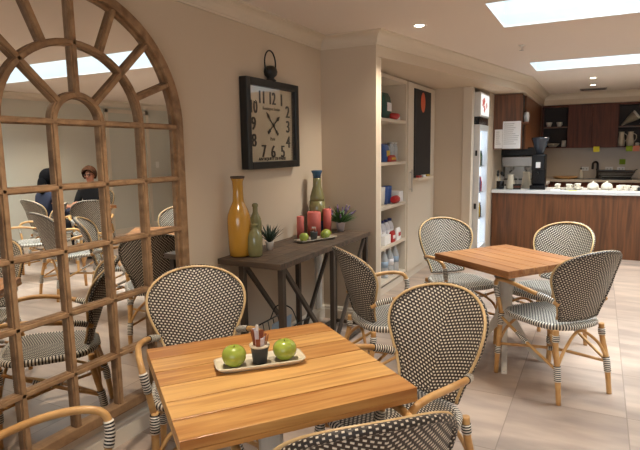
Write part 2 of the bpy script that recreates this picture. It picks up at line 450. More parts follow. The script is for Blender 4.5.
# skirting
sk = [(0, 0), (.018, 0), (.018, .085), (.013, .092), (.013, .105), (.008, .115), (0, .12)]
sweep('baseboard_left', [(XL, YF), (XL, 4.2), (-1.645, 4.2), (-1.645, 4.3)], sk, M['trim'], -1)
sweep('baseboard_fridge', [(XN + .01, 6.9), (-1.54, 6.9)], sk, M['trim'], -1)
sweep('baseboard_right', [(XR, 10.8), (XR, YF)], sk, M['trim'], -1)
# pale casing where the cupboard wall ends beside the fridge
struct(MB().box((-1.535, 6.885, .0), (-1.425, 7.02, ZS)).build('trim_3', M['trim'], bevel=.003))
# column edge lining beside the shelves
struct(MB().box((-1.675, 4.295, 0), (-1.648, 4.33, ZS)).build('trim_4', M['trim'], bevel=.003))
# doorway framed in white on the far right wall (seen in the mirror)
d = MB(); d.box((XR - .03, 6.95, 0), (XR, 7.02, 2.3)); d.box((XR - .03, 7.93, 0), (XR, 8.0, 2.3)); d.box((XR - .03, 6.95, 2.23), (XR, 8.0, 2.3))
fr = struct(d.build('door_1', M['trim'], bevel=.004))
struct(MB().box((XR - .015, 7.02, 0), (XR, 7.93, 2.23)).build('door_panel', M['wall_pale'], fr))
ls = tag(MB().box((XR - .012, 8.16, 1.2), (XR, 8.24, 1.32)).build('light_switch', M['plug'], bevel=.004), 'white light switch plate on the pale far wall, seen in the mirror', 'switch')

# ------------------------------------------------------------------ ceiling fittings
def downlight(x, y, label, power, rz=0):
    t = thing('downlight', label, 'ceiling light', (x, y, ZC), 0, 'recessed downlights')
    m = MB(); m.lathe([(.035, -.001), (.052, -.006), (.055, -.003), (.055, 0)], seg=24); m.build('trim_ring', M['plug'], t)
    MB().lathe([(1e-6, -.0022), (.035, -.0022), (.035, -.0005)], seg=24).build('lens', M['lamp'], t)
    L = bpy.data.lights.new('downlight_beam', 'SPOT'); L.energy = power; L.spot_size = math.radians(120); L.spot_blend = .85
    L.color = (1, .89, .74); L.shadow_soft_size = .04
    o = bpy.data.objects.new('downlight_beam', L); COL.objects.link(o); o.location = (x, y, ZC - .02); return t
DL = [(-1.28, 4.18, 'round recessed downlight in the ceiling near the cupboard column', 34),
      (-.13, 8.55, 'nearer of the two recessed downlights over the kitchen counter', 40),
      (-.14, 9.50, 'farther of the two recessed downlights over the kitchen counter', 40),
      (.34, 5.60, 'recessed downlight between the two skylights', 34),
      (-1.15, 1.55, 'recessed downlight above the near timber table', 50),
      (.9, 1.4, 'recessed downlight in the right part of the dining room', 34),  # this and the next five are unseen, added to brighten the room
      (-.9, -1.0, 'recessed downlight behind the viewer on the mirror side', 34),
      (1.6, -1.0, 'recessed downlight behind the viewer near the window', 34),
      (2.6, 3.0, 'recessed downlight near the right wall', 34),
      (2.7, 5.6, 'recessed downlight above the seated couple', 40),
      (1.6, 8.6, 'recessed downlight over the right end of the counter', 40),
      (-1.2, 6.6, 'recessed downlight beside the drinks fridge', 0)]
for x, y, lb, pw in DL:
    if pw: downlight(x, y, lb, pw)
t = thing('ceiling_sprinkler', 'small fire sprinkler head on the ceiling between the skylights', 'sprinkler', (-.69, 5.45, ZC))
MB().lathe([(.028, 0), (.028, -.006), (.01, -.012), (.008, -.035), (1e-6, -.036)][::-1]).build('body', M['plug'], t)
MB().lathe([(1e-6, -.05), (.02, -.049), (.02, -.046), (1e-6, -.045)]).tube([(0, .012, -.03), (0, .014, -.04), (0, 0, -.05)], .002).build('deflector', M['steel'], t)
t = thing('air_vent', 'small dark slotted air vent in the kitchen ceiling', 'vent', (-.14, 10.15, ZC))
MB().box((-.2, -.12, -.012), (.2, .12, 0)).build('frame', M['grey'], t, bevel=.003)
m = MB()
for k in range(7): m.box((-.18, -.1 + k * .03, -.016), (.18, -.088 + k * .03, -.011))
m.build('slats', M['console_leg'], t)

# ------------------------------------------------------------------ arched mirror
mr = thing('arched_mirror', 'large arched window-style mirror with weathered oak frame on the left wall', 'mirror', (XL, 1.699, 0))
R0, R1 = .678, .628; zs, zb = 1.64, .185; YM = 0
AK = .93
def arc_band(m, r_in, r_out, x0, x1, z0, seg=28, legs=None, kz=AK):
    """half ring (upper) in the y-z plane, thickness x0..x1, with straight legs down to legs"""
    ring = []
    if legs is not None: ring.append((-1, legs))
    for k in range(seg + 1): ring.append((PI - PI * k / seg, None))
    if legs is not None: ring.append((1, legs))
    b = len(m.v)
    for a, zl in ring:
        for r in (r_in, r_out):
            for x in (x0, x1):
                if zl is None: m.v.append(Vector((x, r * math.cos(a), z0 + r * kz * math.sin(a))))
                else: m.v.append(Vector((x, a * r, zl)))
    n = len(ring)
    for i in range(n - 1):
        p, q_ = b + 4 * i, b + 4 * (i + 1)
        m.face([p + 1, p + 3, q_ + 3, q_ + 1]); m.face([p, q_, q_ + 2, p + 2])
        m.face([p, p + 1, q_ + 1, q_]); m.face([p + 2, q_ + 2, q_ + 3, p + 3])
    m.face([b, b + 2, b + 3, b + 1]); e = b + 4 * (n - 1); m.face([e, e + 1, e + 3, e + 2])
m = MB(); arc_band(m, R1, R0, .004, .06, zs, 40, zb); m.box((.004, -R1, zb), (.06, R1, zb + .05))
m.build('frame', M['mirrorwood'], mr, bevel=.004)
m = MB(); arc_band(m, R1 - .018, R1 + .002, .02, .038, zs, 40, zb + .05); m.build('inner_bead', M['mirrorwood'], mr, bevel=.003)
pts = [(-R1 - .01, zb + .02), (R1 + .01, zb + .02)] + [((R1 + .01) * math.cos(PI * k / 40), zs + (R1 + .01) * AK * math.sin(PI * k / 40)) for k in range(41)]
FX = Matrix(((0, 0, 1, 0), (1, 0, 0, 0), (0, 1, 0, 0), (0, 0, 0, 1)))
MB().prism(pts, .012, Matrix.Translation((.016, 0, 0)) @ FX).build('mirror_glass', M['mirror'], mr)
MB().prism([(p[0], p[1]) for p in pts], .012, Matrix.Translation((.003, 0, 0)) @ FX).build('backing_board', M['console_leg'], mr)
bw = .017
def bar(name, a, b, wid=.034):
    mm = MB(); mm.beam((.036, *a), (.036, *b), wid, .020, (1, 0, 0)); mm.beam((.049, *a), (.049, *b), wid * .62, .012, (1, 0, 0))
    return mm.build(name, M['mirrorwood'], mr, bevel=.003)
for y in (-.378, -.127, .127, .378): bar('vertical_bar', (y, zb + .05), (y, zs))
for z in (1.64, 1.354, 1.069, .779, .493): bar('horizontal_bar', (-R1, z), (R1, z), .03)
for r in (.127, .376):
    kz = .96 if r < .2 else AK; mm = MB(); arc_band(mm, r - bw, r + bw, .026, .047, zs, kz=kz); arc_band(mm, r - bw * .62, r + bw * .62, .044, .055, zs, kz=kz)
    mm.build('arch_bar', M['mirrorwood'], mr, bevel=.003)
for k, a in enumerate((22.5, 45, 67.5, 90, 112.5, 135, 157.5)):
    r0 = .13 if a in (45, 90, 135) else .38; ca, sa = math.cos(math.radians(a)), math.sin(math.radians(a))
    bar('spoke', (r0 * ca, zs + r0 * sa * AK), (R1 * ca, zs + R1 * sa * AK))

# ------------------------------------------------------------------ wall clock
ck = thing('wall_clock', 'large square black-framed clock with a ring on top hanging on the taupe wall', 'clock', (XL, 3.353, 1.686))
FW, FH = .349, .309
m = MB()
for y0, y1, z0, z1 in ((-FW, -FW + .05, -FH, FH), (FW - .05, FW, -FH, FH), (-FW + .05, FW - .05, -FH, -FH + .05), (-FW + .05, FW - .05, FH - .05, FH)):
    m.box((.001, y0, z0), (.062, y1, z1))
m.build('frame', M['black'], ck, bevel=.005)
MB().box((.012, -FW + .04, -FH + .04), (.024, FW - .04, FH - .04)).build('dial', M['dial'], ck)
def fr_(y, z, x=.0255): return Matrix(((0, 0, 1, x), (1, 0, 0, y), (0, 1, 0, z), (0, 0, 0, 1)))
nums = {'11': (-.115, .185), '12': (.02, .185), '1': (.15, .182), '2': (.235, .10), '3': (.235, -.01), '4': (.235, -.125), '5': (.155, -.195), '6': (.02, -.195), '7': (-.105, -.19), '8': (-.225, -.115), '9': (-.225, .0), '10': (-.222, .115)}
for k, (y, z) in nums.items():
    text_mesh('numeral', k, .125, M['ink'], fr_(y, z), ck, .95 if len(k) == 1 else .78, bold=.0045)
text_mesh('lettering', 'Kensington Station', .032, M['ink_soft'], fr_(.01, .115), ck, .95, bold=0)
text_mesh('lettering', 'Paris', .034, M['ink_soft'], fr_(.015, -.10), ck, 1)
text_mesh('lettering', 'ANTIQUITE DE PARIS', .030, M['ink'], fr_(.01, -.243), ck, 1.3, bold=.001)
m = MB()
for k in range(40):
    z = -.25 + k * .5 / 39
    for y in (-.287, .283): m.box((.0242, y - .006, z - .0015), (.0252, y + .006, z + .0015))
m.build('minute_track', M['ink_soft'], ck)
def hand(name, y, z, L, tail, w, x):
    dv = Vector((0, y, z)).normalized(); mm = MB(); o0 = Vector((x, .02, 0))
    mm.beam(o0 - dv * tail, o0 + dv * L * .55, w * .55, .003, (1, 0, 0))
    a = o0 + dv * L * .5; b = o0 + dv * L; n_ = dv.cross(Vector((1, 0, 0)))
    base = len(mm.v)
    for p in (a - n_ * w * .3, a + dv * L * .2 + n_ * -w, b, a + dv * L * .2 + n_ * w, a + n_ * w * .3):
        mm.v.append(p)
    for p in list(mm.v[base:base + 5]): mm.v.append(p + Vector((.003, 0, 0)))
    mm.face([base + i for i in range(5)]); mm.face([base + 5 + i for i in range(5)][::-1])
    for i in range(5): mm.face([base + i, base + (i + 1) % 5, base + 5 + (i + 1) % 5, base + 5 + i])
    t_ = o0 - dv * tail; mm.beam(t_ - dv * .025, t_ + dv * .012, w * 1.5, .003, (1, 0, 0))
    return mm.build(name, M['ink'], ck)
MB().box((.046, -FW + .045, -FH + .045), (.049, FW - .045, FH - .045)).build('glass_cover', M['glass'], ck)
hand('minute_hand', -.095, .095, .125, .07, .012, .030); hand('hour_hand', .08, .062, .105, .07, .014, .034)
MB().lathe([(.012, 0), (.012, .006), (1e-6, .008)], seg=16).build('hand_hub', M['ink'], ck).matrix_local = fr_(.02, 0, .032)
kn = MB().lathe([(.036, -.005), (.042, .006), (.026, .018), (.03, .028), (.046, .042), (.052, .066), (.044, .09), (.024, .106), (1e-6, .11)], (.03, -.0, FH), 18).build('crown_knob', M['black'], ck)
m = MB(); m.tube([(.03, .0 + .072 * math.cos(a), FH + .125 + .088 * math.sin(a)) for a in [2 * PI * k / 32 for k in range(32)]], .0055, 8, closed=True)
m.build('hanging_ring', M['black'], ck)

# ------------------------------------------------------------------ rattan chair
def top_w(z):
    """half width of the backrest outline at height z"""
    zb_, zm, zt, wm = .485, .775, .91, .232
    if z >= zm: return wm * max(0, 1 - ((z - zm) / (zt - zm)) ** 2.3) ** .48
    t_ = (z - zb_) / (zm - zb_); s_ = t_ * t_ * (3 - 2 * t_); return .145 + (wm - .145) * s_ ** .9
def back_pt(x, z, off=0.0):
    y = -.198 - .37 * (z - .485) + .08 * (x / .232) ** 2 * min(1, .6 + (z - .485) * 1.6) + off
    return (x, y, z)
def zrow(v): return .485 + .425 * (1 - (1 - v) ** 1.5) if v < 1 else .91
def make_chair(label, group):
    ch = thing('rattan_armchair', label, 'chair', (0, 0, 0), 0, group)
    # backrest: a curved woven shell, both faces
    m = MB()
    for off, fl in ((.006, True), (-.006, False)):
        m.grid(lambda u, v: back_pt((2 * u - 1) * top_w(zrow(v)), zrow(v), off), 16, 22,
               lambda u, v: ((2 * u - 1) * top_w(zrow(v)), zrow(v)), flip=not fl)
    m.build('backrest', M['weave'], ch)
    edge = [(-top_w(zrow(v / 26)), zrow(v / 26)) for v in range(27)] + [(top_w(zrow(v / 26)), zrow(v / 26)) for v in range(25, -1, -1)]
    m = MB(); m.tube([back_pt(x, z, -.003) for x, z in edge] + [back_pt(.06, .478), back_pt(-.06, .478)], .0115, 8, closed=True); m.build('backrest_edge', M['weave_rim'], ch)
    m = MB(); m.tube([back_pt(x * 1.03, z + (.004 if z > .8 else 0), .011) for x, z in edge], .0062, 8); m.build('backrest_cane', M['cane_pale'], ch)
    # seat
    def so(a, k=1.0):
        ca, sa = math.cos(a), math.sin(a); e = 2 / 3.2
        x = math.copysign(abs(ca) ** e, ca); y = math.copysign(abs(sa) ** e, sa)
        return (x * (.218 + .025 * y) * k, y * .232 * k + .022)
    m = MB()
    N = 40
    def sp_(u, v):
        x, y = so(2 * PI * u, v); return (x, y, .452 + .012 * (1 - v ** 3) - .006 * (1 - v))
    m.grid(sp_, N, 8, lambda u, v: so(2 * PI * u, v)); m.grid(lambda u, v: (*so(2 * PI * u, v), .425), N, 2, lambda u, v: so(2 * PI * u, v), flip=True)
    m.build('seat', M['weave_seat'], ch)
    m = MB(); m.tube([(*so(2 * PI * k / N, 1.0), .438) for k in range(N)], .0185, 8, closed=True); m.build('seat_edge', M['stripe_fine'], ch)
    # legs with bindings
    def leg(pts, bands, r=.0165):
        P = smooth_path(pts, 8); o = MB().tube(P, [r * (.92 if p.z < .1 else 1) for p in P], 10).build('leg', M['cane'], ch)
        for z0, z1 in bands:
            def at_z(z):
                for i in range(len(P) - 1):
                    if P[i].z <= z <= P[i+1].z: return P[i].lerp(P[i+1], (z - P[i].z) / (P[i+1].z - P[i].z))
                return P[-1]
            k = max(2, int((z1 - z0) / .02)); MB().tube([at_z(z0 + (z1 - z0) * i / k) for i in range(k + 1)], r + .0042, 10).build('binding', M['stripe'], o)
        return o
    for s in (-1, 1):
        leg([(s*.198, -.262, 0), (s*.192, -.235, .2), (s*.182, -.203, .34), (s*.176, -.196, .43)], [(.135, .225), (.36, .40)])
        leg([(s*.226, .262, 0), (s*.222, .252, .22), (s*.216, .238, .43)], [(.14, .19), (.34, .42)])
        ar = smooth_path([(s*.178, -.212, .585), (s*.206, -.168, .612), (s*.25, -.06, .642), (s*.272, .07, .662), (s*.268, .18, .662), (s*.258, .245, .638), (s*.246, .260, .58), (s*.232, .246, .50), (s*.222, .236, .43)], 6)
        ao = MB().tube(ar, .0135, 10).build('armrest', M['cane'], ch)
        MB().tube(ar[4:11], .0172, 10).build('binding', M['stripe'], ao)
        MB().tube(ar[33:41], .0172, 10).build('binding', M['stripe'], ao)
        br = MB().tube(smooth_path([(s*.222, .240, .40), (s*.212, .0, .295), (s*.195, -.232, .20)], 8), .0095, 8).build('side_brace', M['cane'], ch)
        b2 = smooth_path([(s*.222, .240, .40), (s*.212, .0, .295), (s*.195, -.232, .20)], 8)
        MB().tube(b2[5:9], .0122, 8).build('binding', M['stripe'], br)
    x1 = MB().tube(smooth_path([(-.22, .25, .205), (0, 0, .225), (.19, -.236, .20)], 8), .0095, 8).build('cross_stretcher', M['cane'], ch)
    MB().tube(smooth_path([(.22, .25, .205), (0, 0, .208), (-.19, -.236, .20)], 8), .0095, 8).build('cross_stretcher', M['cane'], ch)
    MB().tube([(-.022, .022, .222), (.022, -.022, .222)], .014, 8).build('binding', M['stripe'], x1)
    MB().tube(smooth_path([(-.22, .25, .22), (-.15, .24, .33), (0, .225, .405), (.15, .24, .33), (.22, .25, .22)], 8), .0095, 8).build('front_arch', M['cane'], ch)
    MB().tube(smooth_path([(-.192, -.232, .22), (-.12, -.222, .33), (0, -.20, .405), (.12, -.222, .33), (.192, -.232, .22)], 8), .0095, 8).build('rear_arch', M['cane'], ch)
    return ch
GA = 'rattan armchairs around the dining tables'
chair_specs = [
    ((-1.60, 1.87), (.69, -.72), 'woven rattan armchair facing the viewer across the near table, beside the mirror'),
    ((-.66, 1.95), (-.36, -.933), 'woven rattan armchair drawn up to the far right side of the near table'),
    ((-.622, 1.28), (-.70, .71), 'woven rattan armchair cut off by the bottom edge, only its backrest top showing'),
    ((-1.36, .818), (.57, .82), 'rattan armchair at the bottom left corner with only its cane arm showing'),
    ((-1.13, 3.12), (.68, .73), 'rattan armchair seen edge-on beside the dark console table'),
    ((-.965, 4.27), (.66, -.75), 'rattan armchair at the far left of the second table, in front of the white cupboard'),
    ((-.32, 4.27), (-.476, -.88), 'rattan armchair behind the second table, in front of the walnut counter'),
    ((-.20, 3.595), (-.74, .67), 'rattan armchair with its back turned, right of the second table, all legs visible'),
    ((1.78, 4.15), (.75, -.65), 'empty rattan armchair in the mirror in front of the dark-haired person'),
    ((1.75, 4.92), (.77, .63), 'empty rattan armchair in the mirror, back to us, hiding the brown-haired person'),
    ((2.36, 4.78), (-.10, .99), 'rattan armchair in the mirror that the dark-haired person sits on'),
    ((2.93, 5.95), (-.35, -.93), 'rattan armchair in the mirror that the brown-haired person sits on'),
    ((.75, 3.80), (-.2, .98), 'rattan armchair in the mirror standing nearest in front of the couple'),
    ((2.75, 3.9), (.1, .99), 'rattan armchair in the mirror left of the seated couple'),
]
chairs = []
for i, ((x, y), (fx, fy), lb) in enumerate(chair_specs):
    rz = math.atan2(fy, fx) - PI / 2
    if i == 0:
        o = make_chair(lb, GA); o.location = (x, y, 0); o.rotation_euler = (0, 0, rz); proto = o
    else: o = dup(proto, (x, y, 0), rz, lb, GA)
    chairs.append(o)

# ------------------------------------------------------------------ tables
def table(x, y, rz, label, mat, s=.75):
    t = thing('cafe_table', label, 'table', (x, y, 0), rz, 'square slatted cafe tables')
    m = MB(); n = 6; w_ = s / n
    for k in range(n):
        m.box((-s/2, -s/2 + k * w_ + .0026, .712), (s/2, -s/2 + (k + 1) * w_ - .0026, .742))
    m.build('tabletop', mat, t, bevel=.0014)
    m = MB(); m.box((-s/2 + .012, -s/2 + .012, .708), (s/2 - .012, s/2 - .012, .722)); m.build('underboard', M['gap'], t)
    m = MB()
    for x0, x1, y0, y1 in ((-s/2, s/2, -s/2, -s/2 + .02), (-s/2, s/2, s/2 - .02, s/2), (-s/2, -s/2 + .02, -s/2 + .02, s/2 - .02), (s/2 - .02, s/2, -s/2 + .02, s/2 - .02)):
        m.box((x0, y0, .696), (x1, y1, .7115))
    m.build('edge_frame', mat, t, bevel=.002)
    for k in range(4):
        a = PI / 4 + k * PI / 2; ca, sa = math.cos(a), math.sin(a)
        F = Matrix(((ca, 0, sa, 0), (sa, 0, -ca, 0), (0, 1, 0, 0), (0, 0, 0, 1)))
        lo = [(.30, .02), (.255, .03), (.20, .085), (.14, .18), (.075, .30), (.04, .42), (.045, .5), (.06, .60), (.10, .66), (.15, .69), (.18, .70)]
        hi = [(.18, .707), (.015, .707), (.015, .27), (.06, .225), (.12, .13), (.18, .045), (.245, .0), (.31, .0)]
        pts_ = lo + hi
        m = MB(); m.prism(pts_, .036, F @ Matrix.Translation((0, 0, -.018))); lg = m.build('leg', M['castmetal'], t, bevel=.004)
        MB().lathe([(.02, -.001), (.022, .004), (.018, .016), (.012, .018)], (.285 * ca, .285 * sa, 0), 12).build('foot_pad', M['grey'], lg)
    MB().lathe([(.044, .24), (.048, .26), (.044, .45), (.05, .66), (.07, .707)], seg=20).build('post', M['castmetal'], t)
    return t
table(-1.006, 1.528, math.radians(51.5), 'square timber slatted cafe table in the foreground holding a tray of apples', M['teak'])
table(-.54, 3.895, math.radians(-36), 'square reddish timber cafe table in the middle of the room with a bare top', M['teak_red'], .71)
table(2.55, 5.42, math.radians(20), 'square cafe table between the two seated people, seen in the mirror', M['teak_red'])

# ------------------------------------------------------------------ fruit, trays, sachets
def apple(x, y, z, r, label, rz=0, tilt=0):
    t = thing('green_apple', label, 'apple', (x, y, z), rz, 'green apples on the trays')
    pr = []
    for k in range(17):
        a = PI * k / 16; rad = r * math.sin(a) * (1 + .08 * math.cos(a) * -1); zz = -r * .93 * math.cos(a)
        if k == 16: zz -= .0
        dz = -.20 * r * math.exp(-((rad / r) / .28) ** 2) if a > PI / 2 else .14 * r * math.exp(-((rad / r) / .25) ** 2)
        pr.append((max(rad, 1e-6), zz + dz))
    z0 = min(p[1] for p in pr); pr = [(a, b - z0) for a, b in pr]
    MB().lathe(pr, seg=26).build('flesh', M['apple'], t)
    zt = pr[-1][1]; MB().tube([(0, 0, zt - .002), (.001, .001, zt + .003), (.002, .002, zt + .007)], [.0016, .0022], 6).build('stem', M['stem'], t)
    return t
def rect_tray(L, W, h, name, label, loc, rz, mat, matin):
    """long shallow dish with rounded corners and a raised flared rim"""
    t = thing(name, label, 'tray', loc, rz)
    def ol(kx, ky, a):
        ca, sa = math.cos(a), math.sin(a); e = 2 / 7
        return math.copysign(abs(ca) ** e, ca) * kx, math.copysign(abs(sa) ** e, sa) * ky
    rings = [(L/2 - .022, W/2 - .018, 0), (L/2 - .008, W/2 - .006, h * .55), (L/2, W/2, h), (L/2 - .006, W/2 - .006, h + .0005), (L/2 - .014, W/2 - .011, h * .6), (L/2 - .03, W/2 - .022, .006), (1e-4, 1e-4, .006)]
    m = MB(); N = 56
    m.grid(lambda u, v: (*ol(rings[round(v * 6)][0], rings[round(v * 6)][1], 2 * PI * u), rings[round(v * 6)][2]), N, 6)
    m.face(list(range(N))[::-1]); m.build('dish', mat, t)
    m = MB(); m.grid(lambda u, v: (*ol((L/2 - .031) * max(v, .001), (W/2 - .023) * max(v, .001), 2 * PI * u), .0065), N, 2); m.build('dish_floor', matin, t)
    return t
TZ = .7425
tr_rz = math.atan2(.222, .223)
rect_tray(.322, .125, .02, 'serving_tray', 'long grey stoneware tray on the near table holding two apples and sachets', (-1.045, 1.532, TZ), tr_rz, M['traycream'], M['traystone'])
ux, uy = math.cos(tr_rz), math.sin(tr_rz)
apple(-1.045 - .092 * ux, 1.532 - .092 * uy, TZ + .0068, .043, 'green apple on the near table tray, left of the sachet pot', .4)
apple(-1.045 + .092 * ux, 1.532 + .092 * uy, TZ + .0068, .043, 'green apple on the near table tray, right of the sachet pot', 1.6)
pot = thing('sachet_pot', 'small charcoal pot full of sugar sachets between the two apples', 'pot', (-1.045, 1.532, TZ + .0068))
MB().lathe([(.025, 0), (.0325, .060), (.035, .062), (.035, .068), (.032, .068), (.031, .060), (.023, .006), (1e-6, .006)], seg=24).build('bowl', M['potgrey'], pot)
MB().lathe([(.034, .0605), (.036, .0625), (.036, .0685), (.0335, .0688)], seg=24).build('rim', M['traycream'], pot)
for k in range(11):
    a = k * 2.4; rr = .006 + .0016 * k; lean = .2; zt = .098 + .028 * ((k * 7) % 5) / 4
    bx, by = rr * math.cos(a), rr * math.sin(a)
    top = Vector((bx + lean * .07 * math.cos(a), by + lean * .07 * math.sin(a), zt)); bot = Vector((bx * .6, by * .6, .012 + .002 * (k % 3)))
    o = MB().beam(bot + Vector(pot.location), top + Vector(pot.location), .015, .0026, (math.cos(a), math.sin(a), 0)).build('sugar_sachet', M['sugarlilac'] if k in (0, 2, 5, 9) else M['sugarbrown'], bevel=.0008)
    tag(o, 'white printed sugar sachet standing in the charcoal pot' if k in (0, 2, 5, 9) else 'brown sugar sachet standing in the charcoal pot', 'sachet', 'white sachets in the pot' if k in (0, 2, 5, 9) else 'brown sachets in the pot')
tall = tag(MB().box((-1.045 - .006, 1.532 - .014, TZ + .012), (-1.045 + .006, 1.532 - .011, TZ + .150)).build('sugar_sachet', M['paper'], bevel=.0008), 'tallest white sachet stick rising above the others in the charcoal pot', 'sachet')

# ------------------------------------------------------------------ console table
CT = .825; X0, X1, Y0, Y1 = XL + .02, -1.66, 2.68, 4.12
cs = thing('console_table', 'dark timber console table with crossed metal legs against the left wall', 'console table', (0, 0, 0))
cs.location = ((X0 + X1) / 2, (Y0 + Y1) / 2, 0); ox, oy = cs.location.x, cs.location.y
m = MB(); n = 4
for k in range(n):
    w_ = (X1 - X0 - .11) / n; m.box((X0 + .055 + k * w_ - ox, Y0 + .055 - oy, CT - .03), (X0 + .055 + (k + 1) * w_ - .002 - ox, Y1 - .055 - oy, CT))
m.build('top_boards', M['console'], cs, bevel=.002)
m = MB()
for x0, x1, y0, y1 in ((X0, X1, Y0, Y0 + .053), (X0, X1, Y1 - .053, Y1), (X0, X0 + .053, Y0 + .053, Y1 - .053), (X1 - .053, X1, Y0 + .053, Y1 - .053)):
    m.box((x0 - ox, y0 - oy, CT - .036), (x1 - ox, y1 - oy, CT + .001))
m.build('top_frame', M['console'], cs, bevel=.003)
lx = (X1 - .03, -1.98)
for x in lx:
    for y in (Y0 + .06, Y1 - .05): MB().box((x - .019 - ox, y - .019 - oy, 0), (x + .019 - ox, y + .019 - oy, CT - .036)).build('leg', M['console_leg'], cs, bevel=.003)
    yc = 3.45
    MB().box((x - .017 - ox, yc - .017 - oy, .03), (x + .017 - ox, yc + .017 - oy, CT - .036)).build('centre_post', M['console_leg'], cs, bevel=.003)
    for y in (Y0 + .09, Y1 - .08):
        MB().beam((x - ox, y - oy, CT - .05), (x - ox, yc + (-.025 if y < yc else .025) - oy, .04), .03, .024, (1, 0, 0)).build('diagonal_brace', M['console_leg'], cs, bevel=.003)
    MB().box((x - .014 - ox, Y0 + .08 - oy, .02), (x + .014 - ox, Y1 - .07 - oy, .048)).build('bottom_rail', M['console_leg'], cs, bevel=.003)
for y in (Y0 + .06, 3.45, Y1 - .05): MB().box((lx[1] + .018 - ox, y - .014 - oy, .02), (lx[0] - .018 - ox, y + .014 - oy, .048)).build('cross_rail', M['console_leg'], cs, bevel=.003)

CZ = CT + .0012
def vase(name, label, x, y, prof, mat, seg=28, z=CZ):
    t = thing(name, label, 'vase', (x, y, z)); MB().lathe(prof, seg=seg).build('body', mat, t); return t
v1 = vase('mustard_vase', 'tall mustard yellow glazed bottle vase at the near end of the console', -2.05, 2.815,
     [(.058, 0), (.067, .01), (.071, .08), (.075, .18), (.075, .245), (.070, .275), (.056, .312), (.042, .342), (.036, .36), (.033, .42), (.035, .485), (.043, .505)], M['yellowglaze'])
MB().lathe([(.043, .503), (.0465, .512), (.045, .518), (.036, .517), (.030, .49), (1e-6, .485)], seg=28).build('lip', M['console'], v1)
gp = lambda s, h: [(.035 * s, 0), (.039 * s, .008), (.041 * s, .05), (.041 * s, .55 * h), (.036 * s, .68 * h), (.022 * s, .77 * h), (.0165 * s, .82 * h), (.016 * s, .92 * h), (.020 * s, .94 * h), (.020 * s, .975 * h), (.014 * s, h), (1e-6, h - .01)]
v2 = vase('olive_bottle', 'taller olive green ceramic bottle just behind the short one on the console', -2.055, 3.01, gp(1.05, .325), M['oliveglaze'])
v3 = vase('olive_bottle', 'shorter olive green ceramic bottle in front, beside the mustard vase', -1.955, 2.85, gp(1.22, .215), M['oliveglaze'])
MB().lathe([(.0405, 0), (.0467, .008), (.0478, .028), (.0485, .034)], seg=28).build('raw_base', M['oliverim'], v3)
MB().lathe([(.035, 0), (.0402, .008), (.0412, .025), (.0416, .03)], seg=28).build('raw_base', M['oliverim'], v2)
v4 = vase('bottle_vase', 'tall olive and blue glazed bottle vase at the far end of the console', -2.05, 3.91,
     [(.052, 0), (.06, .01), (.066, .08), (.066, .2), (.062, .26)], M['blueglaze'])
MB().lathe([(.0615, .255), (.058, .30), (.044, .35), (.035, .38), (.033, .42), (.033, .45)], seg=28).build('olive_neck', M['oliveglaze'], v4)
MB().lathe([(.0325, .45), (.035, .48), (.045, .502), (.047, .51), (.042, .512), (.03, .49), (1e-6, .48)], seg=28).build('flared_lip', M['blueglaze'], v4)
MB().lathe([(.0675, .1), (.0682, .17), (.0672, .21), (.0636, .262)], seg=28).build('olive_glaze_band', M['oliveglaze'], v4)
def candle(x, y, r, h, label):
    t = thing('pillar_candle', label, 'candle', (x, y, CZ), 0, 'coral pillar candles')
    MB().lathe([(r, 0), (r, h - .004), (r - .004, h), (r - .008, h - .006), (1e-6, h - .01)], seg=26).build('wax', M['candle'], t)
    MB().tube([(0, 0, h - .012), (.001, 0, h + .006)], .0013, 6).build('wick', M['wick'], t)
candle(-2.03, 3.585, .028, .172, 'slim coral pillar candle, leftmost of the three on the console')
candle(-2.0, 3.755, .054, .19, 'wide coral pillar candle, middle of the three on the console')
candle(-1.955, 3.90, .034, .20, 'tall coral pillar candle, rightmost of the three on the console')
def leafy(t, n, L, mat, w, spread, z0, curl=.5, seed=1, name='leaves'):
    rnd = random.Random(seed); m = MB()
    for k in range(n):
        a = k * 2.399 + rnd.uniform(-.3, .3); el = spread * (.25 + .75 * k / n); l_ = L * rnd.uniform(.75, 1.05)
        dirv = Vector((math.cos(a) * math.sin(el), math.sin(a) * math.sin(el), math.cos(el))); sd = Vector((-math.sin(a), math.cos(a), 0))
        b = len(m.v); S = 5
        for i in range(S + 1):
            t_ = i / S; p = dirv * l_ * t_ + Vector((math.cos(a), math.sin(a), -.4)) * curl * l_ * t_ * t_ * .35 + Vector((0, 0, z0))
            ww = w * (math.sin(PI * min(1, .25 + .75 * t_)) if i < S else .05)
            m.v.extend([p - sd * ww, p + sd * ww, p + dirv.cross(sd) * ww * .35])
        for i in range(S):
            p = b + 3 * i; m.face([p, p + 3, p + 5, p + 2], None, True); m.face([p + 2, p + 5, p + 4, p + 1], None, True); m.face([p, p + 1, p + 4, p + 3], None, True)
    return m.build(name, mat, t)
al = thing('potted_succulent', 'spiky dark succulent in a small white pot beside the olive bottles', 'plant', (-1.99, 3.08, CZ))
MB().lathe([(.022, 0), (.028, .05), (.030, .056), (.027, .056), (.025, .045), (1e-6, .045)], seg=22).build('pot', M['potwhite'], al)
leafy(al, 22, .15, M['leafdark'], .0105, .85, .045, .35, 3)
lv = thing('potted_lavender', 'lavender plant in a small pale pot at the far end of the console', 'plant', (-1.90, 4.04, CZ))
MB().lathe([(.028, 0), (.038, .065), (.041, .07), (.041, .078), (.036, .078), (.034, .065), (1e-6, .065)], seg=22).build('pot', M['potpink'], lv)
leafy(lv, 60, .16, M['leafgreen'], .0125, 1.25, .06, .5, 5, 'foliage')
rnd = random.Random(9); m = MB()
